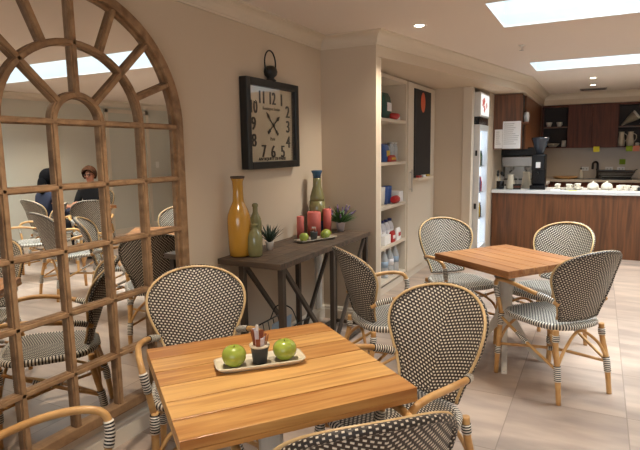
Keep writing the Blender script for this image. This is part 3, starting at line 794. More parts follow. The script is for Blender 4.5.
for k in range(12):
    a = k * 2.4; el = .35 + .75 * (k / 12); dv = Vector((math.cos(a) * math.sin(el), math.sin(a) * math.sin(el), math.cos(el)))
    m.tube([Vector((0, 0, .06)), Vector((0, 0, .06)) + dv * .13], .0012, 5)
    for j in range(5): m.ball(Vector((0, 0, .06)) + dv * (.125 + j * .011), .0085 - .0007 * j, 7, 5)
m.build('flower_spikes', M['lavender'], lv)
ct_rz = math.atan2(.34, .14)
rect_tray(.36, .12, .018, 'serving_tray', 'long stoneware tray on the console holding green apples and a dark pot', (-1.875, 3.545, CZ), ct_rz, M['traystone'], M['traystone'])
cx, cy = math.cos(ct_rz), math.sin(ct_rz)
apple(-1.875 - .115 * cx, 3.545 - .115 * cy, CZ + .0068, .036, 'green apple at the near end of the console tray', .3)
apple(-1.875 + .075 * cx + .02 * cy, 3.545 + .075 * cy - .02 * cx, CZ + .0068, .036, 'green apple at the far end of the console tray, in front', 1.1)
apple(-1.875 + .125 * cx - .022 * cy, 3.545 + .125 * cy + .022 * cx, CZ + .0068, .036, 'green apple at the far end of the console tray, behind', 2.2)
dp = thing('sachet_pot', 'small dark pot with sachets on the console tray', 'pot', (-1.875 - .02 * cx, 3.545 - .02 * cy, CZ + .0068))
MB().lathe([(.022, 0), (.03, .055), (.03, .062), (.027, .062), (.02, .008), (1e-6, .008)], seg=22).build('bowl', M['potgrey'], dp)
m = MB()
for k in range(7):
    a = k * 2.4; m.ball((.014 * math.cos(a), .014 * math.sin(a), .066 + .006 * (k % 3)), .011, 8, 6)
m.build('brown_sachets', M['sugarbrown'], dp)
m = MB()
for k in range(3): m.beam((.006 * k - .006, 0, .02), (.012 * k - .012, .004, .098), .012, .002, (0, 1, 0))
m.build('white_sachets', M['paper'], dp)

# things under the console
rk = thing('wire_magazine_rack', 'black wire rack holding a pale blue magazine under the console', 'magazine rack', (-1.855, 3.0, 0))
rk.scale = (1.1, 1.15, 1.45)
m = MB()
for s in (-1, 1):
    for k in range(6):
        y = -.14 + .056 * k; m.tube(smooth_path([(s * .01, y, .008), (s * .06, y + .01, .12), (s * .10, y + .02, .24)], 5), .0028, 6)
    m.tube([(s * .10, -.12, .24), (s * .10, .16, .24)], .0035, 6)
    m.tube([(s * .07, -.13, .14), (s * .07, .15, .14)], .0028, 6)
for y in (-.14, .14): m.tube([(-.01, y, .006), (.01, y, .006)], .003, 6)
m.tube([(0, -.15, .006), (0, .15, .006)], .0045, 6)
m.tube(smooth_path([(-.10, .02, .24), (-.05, .02, .31), (.05, .02, .31), (.10, .02, .24)], 6), .0035, 6)
m.build('wire_frame', M['black'], rk)
mg = tag(MB().beam((-1.855 + .01, 2.92, .015), (-1.855 + .05, 2.92, .40), .24, .006, (1, 0, .2)).build('magazine', M['magblue'], bevel=.001), 'pale blue magazine standing in the wire rack under the console', 'magazine')
wp = tag(MB().box((XL + .0002, 4.03, .121), (XL + .022, 4.125, .60)).build('white_board', M['plug'], bevel=.002), 'narrow white panel on the wall under the far end of the console', 'panel')

# ------------------------------------------------------------------ open shelves and cupboard
D0 = XN - .36
su = thing('shelf_unit', 'tall built-in white open shelf unit beside the column, stocked with groceries', 'shelving', (XN - .18, 5.07, 0))
def R_(m_, lo, hi, o): return m_.box([lo[i] - o.location[i] for i in range(3)], [hi[i] - o.location[i] for i in range(3)])
R_(MB(), (D0, 4.335, 0), (XN, 4.36, 2.24), su).build('side_panel', M['white'], su)
R_(MB(), (D0, 5.78, 0), (XN, 5.805, 2.24), su).build('side_panel', M['white'], su)
R_(MB(), (D0, 4.36, .08), (D0 + .012, 5.78, 2.21), su).build('back_panel', M['white'], su)
R_(MB(), (D0, 4.36, 2.20), (XN, 5.78, 2.24), su).build('top_panel', M['white'], su)
R_(MB(), (D0, 4.36, 0), (XN - .02, 5.78, .075), su).build('plinth', M['white'], su)
SZ = [.14, .505, .92, 1.37, 1.81]
for z in SZ: R_(MB(), (D0 + .012, 4.36, z - .032), (XN, 5.78, z), su).build('shelf', M['white'], su, bevel=.002)
cb = thing('tall_cupboard', 'tall white built-in cupboard with the chalkboard on its door', 'cupboard', (XN - .18, 6.35, 0))
R_(MB(), (D0, 5.81, .0), (XN - .005, 6.89, 2.24), cb).build('carcass', M['white'], cb)
dr = R_(MB(), (XN - .004, 5.815, .10), (XN + .016, 6.885, 2.235), cb).build('door', M['white'], cb, bevel=.002)
m = MB(); m.tube([(XN + .045 - cb.location.x, 5.87 - 6.35, 1.02), (XN + .045 - cb.location.x, 5.87 - 6.35, 1.27)], .007, 10)
for z in (1.05, 1.24): m.tube([(XN + .012 - cb.location.x, 5.87 - 6.35, z), (XN + .045 - cb.location.x, 5.87 - 6.35, z)], .005, 8)
m.build('handle', M['steel'], dr)
ck2 = thing('chalkboard', 'black chalkboard with an orange oval sticker mounted on the cupboard door', 'chalkboard', (XN + .016, 6.32, 1.67))
MB().box((.0005, -.31, -.50), (.014, .34, .51)).build('board', M['chalk'], ck2, bevel=.002)
m = MB(); m.prism([(.088 * math.cos(a), .115 * math.sin(a)) for a in [2 * PI * k / 28 for k in range(28)]], .002, Matrix.Translation((.0142, 0, .37)) @ FX)
m.build('oval_sticker', M['orange'], ck2)
m = MB(); m.box((.0005, -.31, -.53), (.06, .34, -.503)); m.build('ledge', M['trim'], ck2, bevel=.003)
for k, (y, cc) in enumerate(((6.12, 'red'), (6.30, 'paper'), (6.46, 'yellowp'))):
    tag(MB().cbox((XN + .048, y, 1.67 - .503 + .0125), (.035, .11, .024)).build('chalk_box', M[cc], bevel=.002), ('red', 'white', 'yellow')[k] + ' little chalk box on the chalkboard ledge', 'box', 'chalk boxes')

def pack(name, label, x, y, z, sx, sy, sz, mat, group=None, rz=0, cap=None):
    t = thing(name, label, 'packet', (x, y, z), rz, group)
    m = MB(); P = [(0, 1, 1), (.1, 1.02, 1.04), (.5, .98, 1.1), (.85, 1, .7), (.95, 1, .3), (1, 1.02, .12)]
    m.grid(lambda u, v: (sx/2 * [p for p in P][round(v * 5)][2] * (1 if False else math.copysign(abs(math.cos(2 * PI * u)) ** .5, math.cos(2 * PI * u))), sy/2 * P[round(v * 5)][1] * math.copysign(abs(math.sin(2 * PI * u)) ** .5, math.sin(2 * PI * u)), sz * P[round(v * 5)][0]), 24, 5)
    m.build('bag', mat, t)
    m = MB(); m.box((sx/2 * 1.02, -sy * .28, sz * .3), (sx/2 * 1.12, sy * .28, sz * .62)); m.build('front_label', cap or M['paper'], t, bevel=.002)
    return t
xs = XN - .10
pack('coffee_bag', 'dark green coffee bag with white print on the top grocery shelf', xs, 5.36, SZ[4], .11, .22, .27, M['tin_green'])
tag(MB().lathe([(.05, 0), (.075, .02), (.08, .045), (.06, .06), (1e-6, .07)], (xs + .06, 5.45, SZ[4]), 20).build('red_packet', M['red']), 'small red packet lying in front of the green coffee bag', 'packet')
tag(MB().cbox((xs + .05, 5.60, SZ[4] + .02), (.06, .09, .04)).build('white_box', M['paper'], bevel=.003), 'small flat white box on the top grocery shelf', 'box')
pack('snack_bag', 'blue and white snack bag on the second grocery shelf', xs, 5.36, SZ[3], .09, .17, .19, M['blue'], cap=M['yellowp'])
pack('snack_bag', 'red and yellow snack bag lying low on the second grocery shelf', xs + .04, 5.45, SZ[3], .07, .22, .07, M['red'], cap=M['yellowp'])
for k in range(2):
    t = thing('glass_jar', ('nearer', 'farther')[k] + ' clear glass storage jar on the second grocery shelf', 'jar', (xs, 5.55 + .11 * k, SZ[3]), 0, 'glass jars')
    MB().lathe([(.04, 0), (.044, .01), (.044, .15), (.036, .17), (.036, .185), (.033, .185), (.033, .17), (.040, .148), (.040, .012), (1e-6, .012)], seg=20).build('jar_body', M['clear'], t)
    MB().lathe([(1e-6, .185), (.038, .185), (.038, .205), (1e-6, .208)], seg=20).build('lid', M['steel'], t)
for k in range(3):
    tag(MB().lathe([(.034, 0), (.042, .08), (.044, .15), (.046, .19), (.043, .19), (.04, .1), (1e-6, .02)], (xs, 5.27 + .10 * k, SZ[2]), 20).build('cup_stack', M['blue'] if k else M['potwhite']), ('white stack of paper cups on the third grocery shelf', 'nearer blue stack of paper cups on the third grocery shelf', 'farther blue stack of paper cups on the third grocery shelf')[k], 'cups', 'paper cup stacks')
t = thing('sauce_bottle', 'round red sauce bottle lying on the third grocery shelf', 'bottle', (xs + .07, 5.54, SZ[2] + .042))
o = MB().lathe([(.03, -.09), (.04, -.07), (.042, .02), (.03, .06), (.012, .09), (.008, .11), (1e-6, .115)], seg=20).build('bottle_body', M['red'], t); o.rotation_euler = (-PI / 2, 0, 0)
tag(MB().cbox((xs, 5.69, SZ[2] + .06), (.16, .13, .12)).build('white_carton', M['paper'], bevel=.004), 'white carton at the right end of the third grocery shelf', 'box')
for k in range(5):
    t = thing('milk_bottle', ('first', 'second', 'third', 'fourth', 'fifth')[k] + ' blue-capped bottle from the column in the row on the fourth shelf', 'bottle', (xs - .06, 5.20 + .125 * k, SZ[1]), 0, 'blue-capped bottles')
    MB().lathe([(.042, 0), (.046, .008), (.046, .13), (.04, .165), (.022, .19), (.02, .20), (1e-6, .20)], seg=20).build('bottle_body', M['bottlewhite'], t)
    MB().lathe([(.024, .198), (.024, .225), (1e-6, .228)], seg=16).build('cap', M['capblue'], t)
    MB().lathe([(.0464, .05), (.0466, .05), (.0466, .11), (.0464, .11)], seg=20).build('sticker', M['paper'], t)
pack('biscuit_packet', 'red and white packet leaning in front of the blue-capped bottles', xs + .055, 5.47, SZ[1], .045, .13, .12, M['red'])
pack('biscuit_packet', 'white packet at the right end of the fourth shelf', xs + .055, 5.65, SZ[1], .045, .13, .13, M['paper'], cap=M['red'])
tag(MB().cbox((xs + .04, 5.27, SZ[1] + .05), (.08, .18, .10)).build('white_carton', M['paper'], bevel=.004), 'white carton at the column end of the fourth shelf', 'box')
for k in range(6):
    r_, c_ = divmod(k, 3)
    t = thing('water_bottle', 'clear plastic water bottle on the bottom shelf, ' + ('front', 'back')[r_] + ' row, ' + ('nearest the column', 'middle', 'nearest the cupboard')[c_], 'bottle', (xs + .03 - .12 * r_, 5.29 + .17 * c_ + .06 * r_, SZ[0]), 0, 'water bottles')
    MB().lathe([(.038, 0), (.044, .01), (.044, .09), (.041, .10), (.044, .11), (.044, .19), (.03, .24), (.016, .27), (.015, .285), (1e-6, .285)], seg=20).build('bottle_body', M['clear'], t)
    MB().lathe([(.017, .283), (.017, .302), (1e-6, .304)], seg=14).build('cap', M['plug'], t)
    MB().lathe([(.0446, .115), (.0448, .115), (.0448, .18), (.0446, .18)], seg=20).build('sticker', M['bottlewhite'] if k % 2 else M['magblue'], t)

# ------------------------------------------------------------------ drinks fridge
fg = thing('drinks_fridge', 'tall white glass-door drinks fridge with a lit header beside the kitchen', 'fridge', (-1.80, 7.35, 0))
FY0, FY1, FA, FB = 7.05, 7.64, -1.437, -1.355
R_(MB(), (-2.2, FY0, .03), (-1.442, FY1, 2.2), fg).build('cabinet', M['fridgewhite'], fg, bevel=.006)
hd = R_(MB(), (FA, FY0, 1.895), (FB, FY1, 2.2), fg).build('header', M['fridgewhite'], fg, bevel=.004)
R_(MB(), (FB - .001, FY0 + .02, 1.915), (FB + .002, FY1 - .02, 2.18), fg).build('lit_panel', M['headerlit'], hd)
m = MB()
for y, z, r in ((7.2, 2.07, .05), (7.3, 2.0, .045), (7.28, 2.1, .04), (7.44, 2.05, .035)):
    m.prism([(r * math.cos(a) * (1 + .3 * math.cos(5 * a)), r * math.sin(a) * (1 + .3 * math.cos(5 * a))) for a in [2 * PI * j / 30 for j in range(30)]], .0015, Matrix.Translation((FB + .0022 - fg.location.x, y - fg.location.y, z)) @ FX)
m.build('red_motif', M['headerred'], hd)
R_(MB(), (FA, FY0, 1.80), (FB - .012, FY1, 1.89), fg).build('black_band', M['blackgloss'], fg)
m = MB()
for lo, hi in (((FA, FY0, .12), (FB, FY0 + .05, 1.795)), ((FA, FY1 - .06, .12), (FB, FY1, 1.795)), ((FA, FY0 + .05, .12), (FB, FY1 - .06, .2)), ((FA, FY0 + .05, 1.72), (FB, FY1 - .06, 1.795))): R_(m, lo, hi, fg)
d_ = m.build('door', M['fridgewhite'], fg, bevel=.004)
R_(MB(), (FB - .03, FY0 + .05, .2), (FB - .024, FY1 - .06, 1.72), fg).build('glass_pane', M['glass'], d_)
for z in (.72, 1.4):
    R_(MB(), (FA + .03, FY0 - .012, z), (FA + .055, FY0, z + .07), fg).build('hinge', M['black'], d_, bevel=.003)
R_(MB(), (-1.4415, FY0 + .05, .2), (-1.4395, FY1 - .06, 1.72), fg).build('lit_interior', M['fridgelit'], fg)
m = MB()
for z in (.55, .9, 1.25): R_(m, (-1.4395, FY0 + .05, z), (-1.40, FY1 - .06, z + .012), fg)
m.build('shelves', M['steel'], fg)
R_(MB(), (-1.6, FY0 + .02, 0), (-1.45, FY1 - .02, .03), fg).build('kick_plate', M['blackgloss'], fg)
for zi, z in enumerate((.562, .912, 1.262)):
    for k in range(6):
        y = FY0 + .09 + .075 * k
        t = thing('drink_bottle', ('bottom', 'middle', 'top')[zi] + ' shelf drink in the lit fridge, ' + ('first', 'second', 'third', 'fourth', 'fifth', 'sixth')[k] + ' from the dining side', 'bottle', (-1.4195, y, z + .0002), 0, 'drinks in the fridge')
        MB().lathe([(.014, 0), (.0165, .01), (.0165, .13), (.007, .18), (.007, .205), (1e-6, .206)], seg=14).build('bottle_body', M[('blue', 'red', 'leafgreen', 'smoke', 'yellowp', 'darksteel')[(k + 2 * zi) % 6]], t)
        MB().lathe([(.009, .2), (.009, .22), (1e-6, .221)], seg=10).build('cap', M['plug'], t)

# ------------------------------------------------------------------ kitchen
CTZ = .90
ci = thing('serving_counter', 'long walnut-fronted kitchen counter with a white stone top', 'counter', (.6, 8.4, 0))
R_(MB(), (XK + .01, 8.06, .0), (2.6, 8.72, .855), ci).build('walnut_front', M['walnut'], ci)
R_(MB(), (XK + .005, 8.03, .855), (2.62, 8.78, CTZ), ci).build('stone_top', M['stonetop'], ci, bevel=.004)
m = MB()
for x in (-.35, .65, 1.65): R_(m, (x, 8.0575, .0), (x + .004, 8.0605, .853), ci)
m.build('panel_joints', M['walnutdark'], ci)
sr = thing('side_bench', 'short kitchen bench along the side wall under the coffee machine', 'bench', (-1.1, 9.6, 0))
R_(MB(), (XK + .01, 8.785, 0), (-.78, 10.44, .855), sr).build('cabinet', M['walnut'], sr)
R_(MB(), (XK + .005, 8.785, .855), (-.76, 10.44, CTZ), sr).build('stone_top', M['stonetop'], sr, bevel=.004)
bb = thing('back_bench', 'kitchen bench along the back wall with sink and beige top', 'bench', (.6, 10.8, 0))
R_(MB(), (XK + .01, 10.56, 0), (2.6, 11.1, .1), bb).build('plinth', M['blackgloss'], bb)
R_(MB(), (XK + .01, 10.50, .1), (2.6, 11.1, .88), bb).build('cabinet', M['walnutdark'], bb)
R_(MB(), (XK + .005, 10.46, .88), (2.6, 11.1, .92), bb).build('bench_top', M['benchtop'], bb, bevel=.004)
sb = struct(MB().box((XK, 11.104, .92), (XR, 11.12, 1.47)).build('wall_splashback', M['splash']))
# upper cabinets
uc = thing('wall_cabinet', 'walnut wall cabinet on the side wall with paper notices on its end', 'cabinet', (-1.17, 9.2, 1.5))
R_(MB(), (XK + .005, 8.05, 1.475), (-.975, 8.075, 2.24), uc).build('end_panel', M['walnut'], uc)
R_(MB(), (XK + .005, 8.075, 1.475), (-1.0, 10.78, 2.24), uc).build('carcass', M['cabinside'], uc)
for k, (y0, y1) in enumerate(((8.46, 9.2), (9.205, 9.95), (9.955, 10.72))):
    dd = R_(MB(), (-1.0, y0, 1.475), (-.978, y1, 2.24), uc).build('door', M['walnut'], uc, bevel=.002)
R_(MB(), (-1.0, 8.075, 1.83), (-.90, 8.30, 1.85), uc).build('open_shelf', M['walnut'], uc)
tag(MB().lathe([(.025, 0), (.034, .02), (.04, .09), (.03, .14), (1e-6, .15)], (-.945, 8.25, 1.8505), 18).build('paper_roll', M['paper']), 'white bundle on the open end shelf of the side cabinet', 'packet')
for nm, lo, hi, lb in (('notice_sheet', (-1.34, 8.046, 1.49), (-1.235, 8.0495, 1.755), 'smaller paper notice on the cabinet end, at left'), ('notice_sheet', (-1.232, 8.044, 1.485), (-.99, 8.0475, 1.865), 'larger paper notice on the cabinet end, at right')):
    o = tag(MB().box(lo, hi).build(nm, M['paper']), lb, 'notice', 'paper notices')
    m = MB(); rr = random.Random(4); nrow = int((hi[2] - lo[2]) / .03)
    for k in range(1, nrow):
        z = hi[2] - .01 - k * .028
        if z > lo[2] + .02: m.box((lo[0] + .015, lo[1] - .0006, z), (lo[0] + .015 + (hi[0] - lo[0] - .03) * rr.uniform(.55, 1), lo[1] - .0001, z + .006))
    m.build('printed_lines', M['grey'], o)
uw = thing('wall_cabinet', 'long dark walnut wall cabinet on the kitchen back wall with open shelves', 'cabinet', (.2, 10.95, 1.5))
XA = -.97
R_(MB(), (XA, 11.08, 1.475), (1.6, 11.1, 2.24), uw).build('back_panel', M['cabinside'], uw)
R_(MB(), (XA, 10.82, 2.21), (1.6, 11.08, 2.245), uw).build('top_panel', M['walnutdark'], uw)
R_(MB(), (XA, 10.82, 1.475), (1.6, 11.08, 1.495), uw).build('bottom_panel', M['walnutdark'], uw)
for x in (XA, -.535, .255, 1.58): R_(MB(), (x, 10.82, 1.495), (x + .02, 11.08, 2.21), uw).build('divider', M['walnutdark'], uw)
for x0, x1, z in ((XA + .02, -.535, 1.865), (.275, 1.58, 1.845)): R_(MB(), (x0, 10.83, z - .02), (x1, 11.08, z), uw).build('shelf', M['walnut'], uw)
for x0, x1 in ((-.53, -.137), (-.133, .26)): R_(MB(), (x0, 10.795, 1.475), (x1, 10.818, 2.24), uw).build('door', M['walnutdark'], uw, bevel=.002)
def cup(x, y, z, label, group, s=1.0, saucer=False):
    t = thing('coffee_cup', label, 'cup', (x, y, z), random.uniform(0, 6), group)
    MB().lathe([(.022*s, 0), (.026*s, .004), (.04*s, .05*s), (.042*s, .066*s), (.039*s, .066*s), (.034*s, .045*s), (.02*s, .008), (1e-6, .008)], seg=20).build('bowl', M['cup'], t)
    MB().tube(smooth_path([(.036*s, 0, .055*s), (.058*s, 0, .05*s), (.056*s, 0, .028*s), (.033*s, 0, .02*s)], 5), .0045*s, 6).build('handle', M['cup'], t)
    return t
cup(-.855, 10.93, 1.865, 'white cup on the open shelf, nearer the corner', 'cups on the open shelf', 1.25)
cup(-.68, 10.93, 1.865, 'white cup on the open shelf, nearer the cabinet doors', 'cups on the open shelf', 1.25)
t = thing('fruit_bowl', 'shallow cream bowl on the lower part of the open corner shelf', 'bowl', (-.78, 10.95, 1.495))
MB().lathe([(.05, 0), (.06, .005), (.11, .05), (.12, .065), (.115, .065), (.06, .015), (1e-6, .012)]).build('bowl_body', M['creamjug'], t)
tag(MB().lathe([(.03, 0), (.038, .01), (.036, .12), (.033, .12), (.034, .012), (1e-6, .01)], (-.59, 10.92, 1.495), 18).build('drinking_glass', M['cup']), 'pale tumbler at the right end of the open corner shelf', 'glass')
for k, x in enumerate((.33, .47)):
    t = thing('milk_jug', 'tall cream jug under the right open shelf, ' + ('left', 'right') [k] + ' one', 'jug', (x, 10.93, 1.495), 0, 'cream jugs')
    MB().lathe([(.05, 0), (.058, .01), (.062, .08), (.045, .15), (.04, .22), (.048, .25), (.045, .25), (.037, .22), (.04, .15), (1e-6, .02)], seg=20).build('jug_body', M['creamjug'], t)
    MB().tube(smooth_path([(.04, 0, .22), (.085, 0, .19), (.085, 0, .12), (.055, 0, .08)], 5), .007, 6).build('handle', M['creamjug'], t)
for k in range(3):
    tag(MB().lathe([(.03, 0), (.036, .03), (.03, .055), (1e-6, .06)], (.575 + .09 * k, 10.90, 1.495), 16).build('small_bowl', M['cup']), ('small white bowl next to the right cream jug', 'second small white bowl from the cream jugs', 'third small white bowl from the cream jugs')[k], 'bowl', 'small white bowls')
t = thing('paper_cone_stack', 'pale grey stack of paper cones lying tilted on the right open shelf', 'paper cones', (.40, 10.95, 1.846))
F_ = Matrix.Translation((-.08, 0, .012)) @ Matrix.Rotation(math.radians(52), 4, 'Y')
m = MB(); m.lathe([(.012, 0), (.085, .26), (.088, .262), (.075, .262), (.01, .03)], seg=22); m.v = [F_ @ p for p in m.v]; m.build('outer_cone', M['traystone'], t)
m = MB(); m.lathe([(.07, .25), (.09, .30), (.08, .30), (.06, .25)], seg=22); m.v = [F_ @ p for p in m.v]; m.build('inner_cone', M['cup'], t)
for k in range(3):
    tag(MB().lathe([(.07, 0), (.12, .012), (.15, .026), (.145, .030), (.1, .016), (1e-6, .012)], (.74, 10.95, 1.8455 + .014 * k), 28).build('dinner_plate', M['blackgloss'] if k != 1 else M['grey']), ('lowest', 'middle grey', 'topmost')[k] + ' plate of the dark stack on the right open shelf', 'plate', 'stacked dark plates')
# sticky notes
for x, z, mt, lb, y in ((-.05, 1.44, 'yellownote', 'yellow sticky note under the closed wall cabinet doors', 10.79), (.455, 1.445, 'greennote', 'yellow-green sticky note under the right open shelf', 10.79), (.56, 1.445, 'pinknote', 'pink sticky note under the right open shelf', 10.79), (.375, 1.21, 'greennote', 'green sticky note on the splashback above the power outlets', 11.098)):
    tag(MB().box((x - .048, y, z - .04), (x + .048, y + .003, z + .055)).build('sticky_note', M[mt]), lb, 'note', 'sticky notes')
for x in (-.22, .17, .36):
    t = thing('power_outlet', {-.22: 'power outlet on the splashback left of the tap', .17: 'power outlet on the splashback just right of the tap', .36: 'power outlet on the splashback under the green note'}[x], 'outlet', (x, 11.104, 1.09), 0, 'power outlets')
    MB().box((-.06, -.008, -.035), (.06, 0, .035)).build('plate', M['plug'], t, bevel=.003)
    m = MB(); m.box((-.035, -.0095, -.01), (-.015, -.008, .008)); m.box((.015, -.0095, -.01), (.035, -.008, .008)); m.build('sockets', M['grey'], t)
# sink, tap, rack, board, soap
tp = thing('gooseneck_tap', 'dark gooseneck tap at the sink on the back bench', 'tap', (-.045, 10.98, .92))
MB().tube(smooth_path([(.03, 0, 0), (.03, 0, .22), (.02, -.01, .285), (-.015, -.04, .30), (-.045, -.07, .27), (-.05, -.075, .17)], 6), .02, 10).build('spout', M['darksteel'], tp)
MB().lathe([(.03, 0), (.03, .02), (.022, .05), (1e-6, .05)], (.03, 0, 0)).build('base', M['darksteel'], tp); MB().tube([(.045, 0, .04), (.11, 0, .075)], .008).build('lever', M['darksteel'], tp)
t = thing('soap_bottle', 'dark pump soap bottle left of the tap', 'bottle', (-.28, 10.9, .92))
MB().lathe([(.03, 0), (.034, .01), (.032, .12), (.014, .15), (.014, .165), (1e-6, .165)], seg=18).build('bottle_body', M['creamjug'], t)
MB().lathe([(.012, .165), (.02, .17), (.02, .185), (.006, .19), (.006, .22), (1e-6, .22)], seg=14).tube([(0, 0, .215), (0, -.04, .21)], .006, 8).build('pump', M['black'], t)
t = thing('sink_bowl', 'steel sink rim set in the back bench in front of the tap', 'sink', (-.10, 10.78, .92))
m = MB()
for lo, hi in (((-.28, -.2, .0002), (.28, -.17, .008)), ((-.28, .12, .0002), (.28, .15, .008)), ((-.28, -.17, .0002), (-.25, .12, .008)), ((.25, -.17, .0002), (.28, .12, .008))): m.box(lo, hi)
m.build('rim', M['darksteel'], t, bevel=.003); MB().box((-.25, -.17, .0002), (.25, .12, .003)).build('basin', M['darksteel'], t)
t = thing('wooden_tray', 'low oval wooden tray on the back bench left of the sink', 'tray', (-.53, 10.75, .92))
MB().lathe([(.16, 0), (.2, .02), (.21, .045), (.2, .045), (.17, .015), (1e-6, .012)], seg=30, sy=.7).build('dish', M['tan_board'], t)
t = thing('dish_rack', 'black dish rack tray on the back bench right of the tap', 'dish rack', (.28, 10.78, .92))
MB().box((-.24, -.18, 0), (.24, .18, .025)).build('drip_tray', M['blackgloss'], t, bevel=.006)
m = MB(); b0 = [(-.22, -.15), (.22, -.15), (.22, .15), (-.22, .15)]; b1 = [(-.285, -.19), (.285, -.19), (.285, .19), (-.285, .19)]
for z, q_, k_ in ((.026, b0, 1), (.15, b1, 1), (.15, b1, .95), (.04, b0, .95)):
    m.v.extend(Vector((x * k_, y * k_, z + (.012 if x < 0 and z > .1 else 0))) for x, y in q_)
for a in range(3):
    for k in range(4): m.face([4*a + k, 4*a + (k+1) % 4, 4*a + 4 + (k+1) % 4, 4*a + 4 + k])
m.face([3, 2, 1, 0]); m.face([12, 13, 14, 15]); m.build('basket', M['blackgloss'], t, bevel=.004)
m = MB()
for k in range(3):
    m.tube([(-.235 - .018 * k, -.163 - .01 * k, .055 + .03 * k), (.235 + .018 * k, -.163 - .01 * k, .055 + .03 * k)], .004, 6)
m.build('front_ribs', M['grey'], t)
m = MB(); m.tube(smooth_path([(-.27, -.05, .155), (-.31, -.05, .17), (-.31, .05, .17), (-.27, .05, .155)], 4), .008, 8); m.tube(smooth_path([(.27, -.05, .145), (.31, -.05, .17), (.31, .05, .17), (.27, .05, .145)], 4), .008, 8); m.build('side_handles', M['blackgloss'], t)
# coffee machine
cm = thing('espresso_machine', 'black and steel espresso machine on the side bench', 'coffee machine', (-1.09, 9.05, CTZ))
m = MB(); m.box((-.25, -.2, .03), (.25, .26, .1)); m.build('base', M['steel'], cm, bevel=.008)
MB().box((-.25, .02, .1), (.25, .26, .30)).build('rear_body', M['steel'], cm, bevel=.008)
MB().box((-.27, -.21, .30), (.27, .27, .47)).build('head', M['steel'], cm, bevel=.02)
MB().box((-.275, -.215, .4701), (.275, .275, .60)).build('cup_guard', M['blackgloss'], cm, bevel=.012)
MB().box((-.23, -.19, .1), (.23, -.0, .112)).build('drip_grate', M['blackgloss'], cm, bevel=.002)
for x in (-.12, .1):
    MB().lathe([(.03, -.0), (.035, .01), (.035, .05)], (x, -.13, .25), 18).build('group_head', M['steel'], cm)
    m = MB(); m.tube([(x, -.15, .24), (x, -.33, .225)], .013, 10); m.build('portafilter_handle', M['black'], cm)
for x, y in ((-.24, -.23), (.24, -.23)): MB().tube(smooth_path([(x, y, .36), (x, y - .03, .3), (x, y - .02, .17)], 5), .005, 8).build('steam_wand', M['steel'], cm)
for x in (-.2, .2):
    for y in (-.16, .22): MB().lathe([(.02, 0), (.02, .03)], (x, y, 0), 12).build('foot', M['black'], cm)
cg = thing('coffee_grinder', 'black coffee grinder with a smoky bean hopper on the counter', 'grinder', (-.76, 8.32, CTZ))
m = MB(); m.box((-.105, -.13, 0), (.105, .15, .06)); m.build('base', M['blackgloss'], cg, bevel=.01)
MB().box((-.095, -.02, .06), (.095, .15, .50)).build('body', M['blackgloss'], cg, bevel=.02)
MB().box((-.09, -.13, .27), (.09, -.021, .50)).build('dosing_chamber', M['blackgloss'], cg, bevel=.015)
MB().lathe([(.05, .5005), (.06, .53), (.115, .70), (.118, .71), (.118, .735), (.02, .745), (1e-6, .745)], (0, .04, 0), 24).build('bean_hopper', M['smoke'], cg)
m = MB(); m.tube([(0, -.12, .24), (0, -.22, .23)], .012, 8); m.build('dosing_handle', M['black'], cg)
MB().box((-.03, -.1335, .31), (.03, -.131, .39)).build('white_sticker', M['paper'], cg)
kp = tag(MB().lathe([(.05, 0), (.055, .01), (.055, .11), (.05, .115), (.048, .02), (1e-6, .02)], (-1.27, 8.22, CTZ), 20).build('utensil_holder', M['blackgloss']), 'black round holder at the left end of the counter', 'holder')
for k in range(5):
    a = k * 1.3; t = thing('spoon', ('first', 'second', 'third', 'fourth', 'fifth')[k] + ' dark utensil in the black holder, counting from the wall', 'spoon', (-1.27 + .02 * math.cos(a), 8.22 + .02 * math.sin(a), CTZ + .022), 0, 'utensils in the holder')
    m = MB(); top = (.022 * math.cos(a), .022 * math.sin(a), .17 + .02 * (k % 3)); m.tube([(0, 0, 0), top], .004, 6); m.build('shaft', M['steel'], t)
    MB().ball((top[0] * 1.1, top[1] * 1.1, top[2] + .015), .018, 10, 7, (1, .4, 1.5)).build('head', M['black'], t)
t = thing('milk_jug', 'squat steel and cream milk jug beside the utensil holder on the counter', 'jug', (-1.13, 8.25, CTZ))
MB().lathe([(.055, 0), (.066, .01), (.064, .07), (.048, .13), (.042, .18), (.05, .21), (.047, .21), (.04, .18), (1e-6, .03)], seg=22).build('jug_body', M['creamjug'], t)
MB().tube(smooth_path([(.046, 0, .18), (.095, 0, .16), (.095, 0, .08), (.06, 0, .05)], 5), .008, 8).build('handle', M['steel'], t)
t = thing('milk_jug', 'taller cream jug between the coffee machine and the grinder', 'jug', (-.945, 8.5, CTZ))
MB().lathe([(.05, 0), (.06, .01), (.06, .12), (.05, .17), (.046, .22), (.052, .24), (.048, .24), (.04, .2), (1e-6, .03)], seg=22).build('jug_body', M['creamjug'], t)
MB().tube(smooth_path([(.046, 0, .21), (.095, 0, .19), (.095, 0, .1), (.06, 0, .06)], 5), .008, 8).build('handle', M['creamjug'], t)
for k in range(3):
    tag(MB().cbox((-1.04, 8.27, CTZ + .012 + .0245 * k), (.1, .14, .024)).build('napkin_pack', M['walnutdark'] if k % 2 else M['black'], bevel=.003), ('bottom', 'middle', 'top')[k] + ' dark packet of the little pile beside the cream jug', 'packet', 'dark packets')
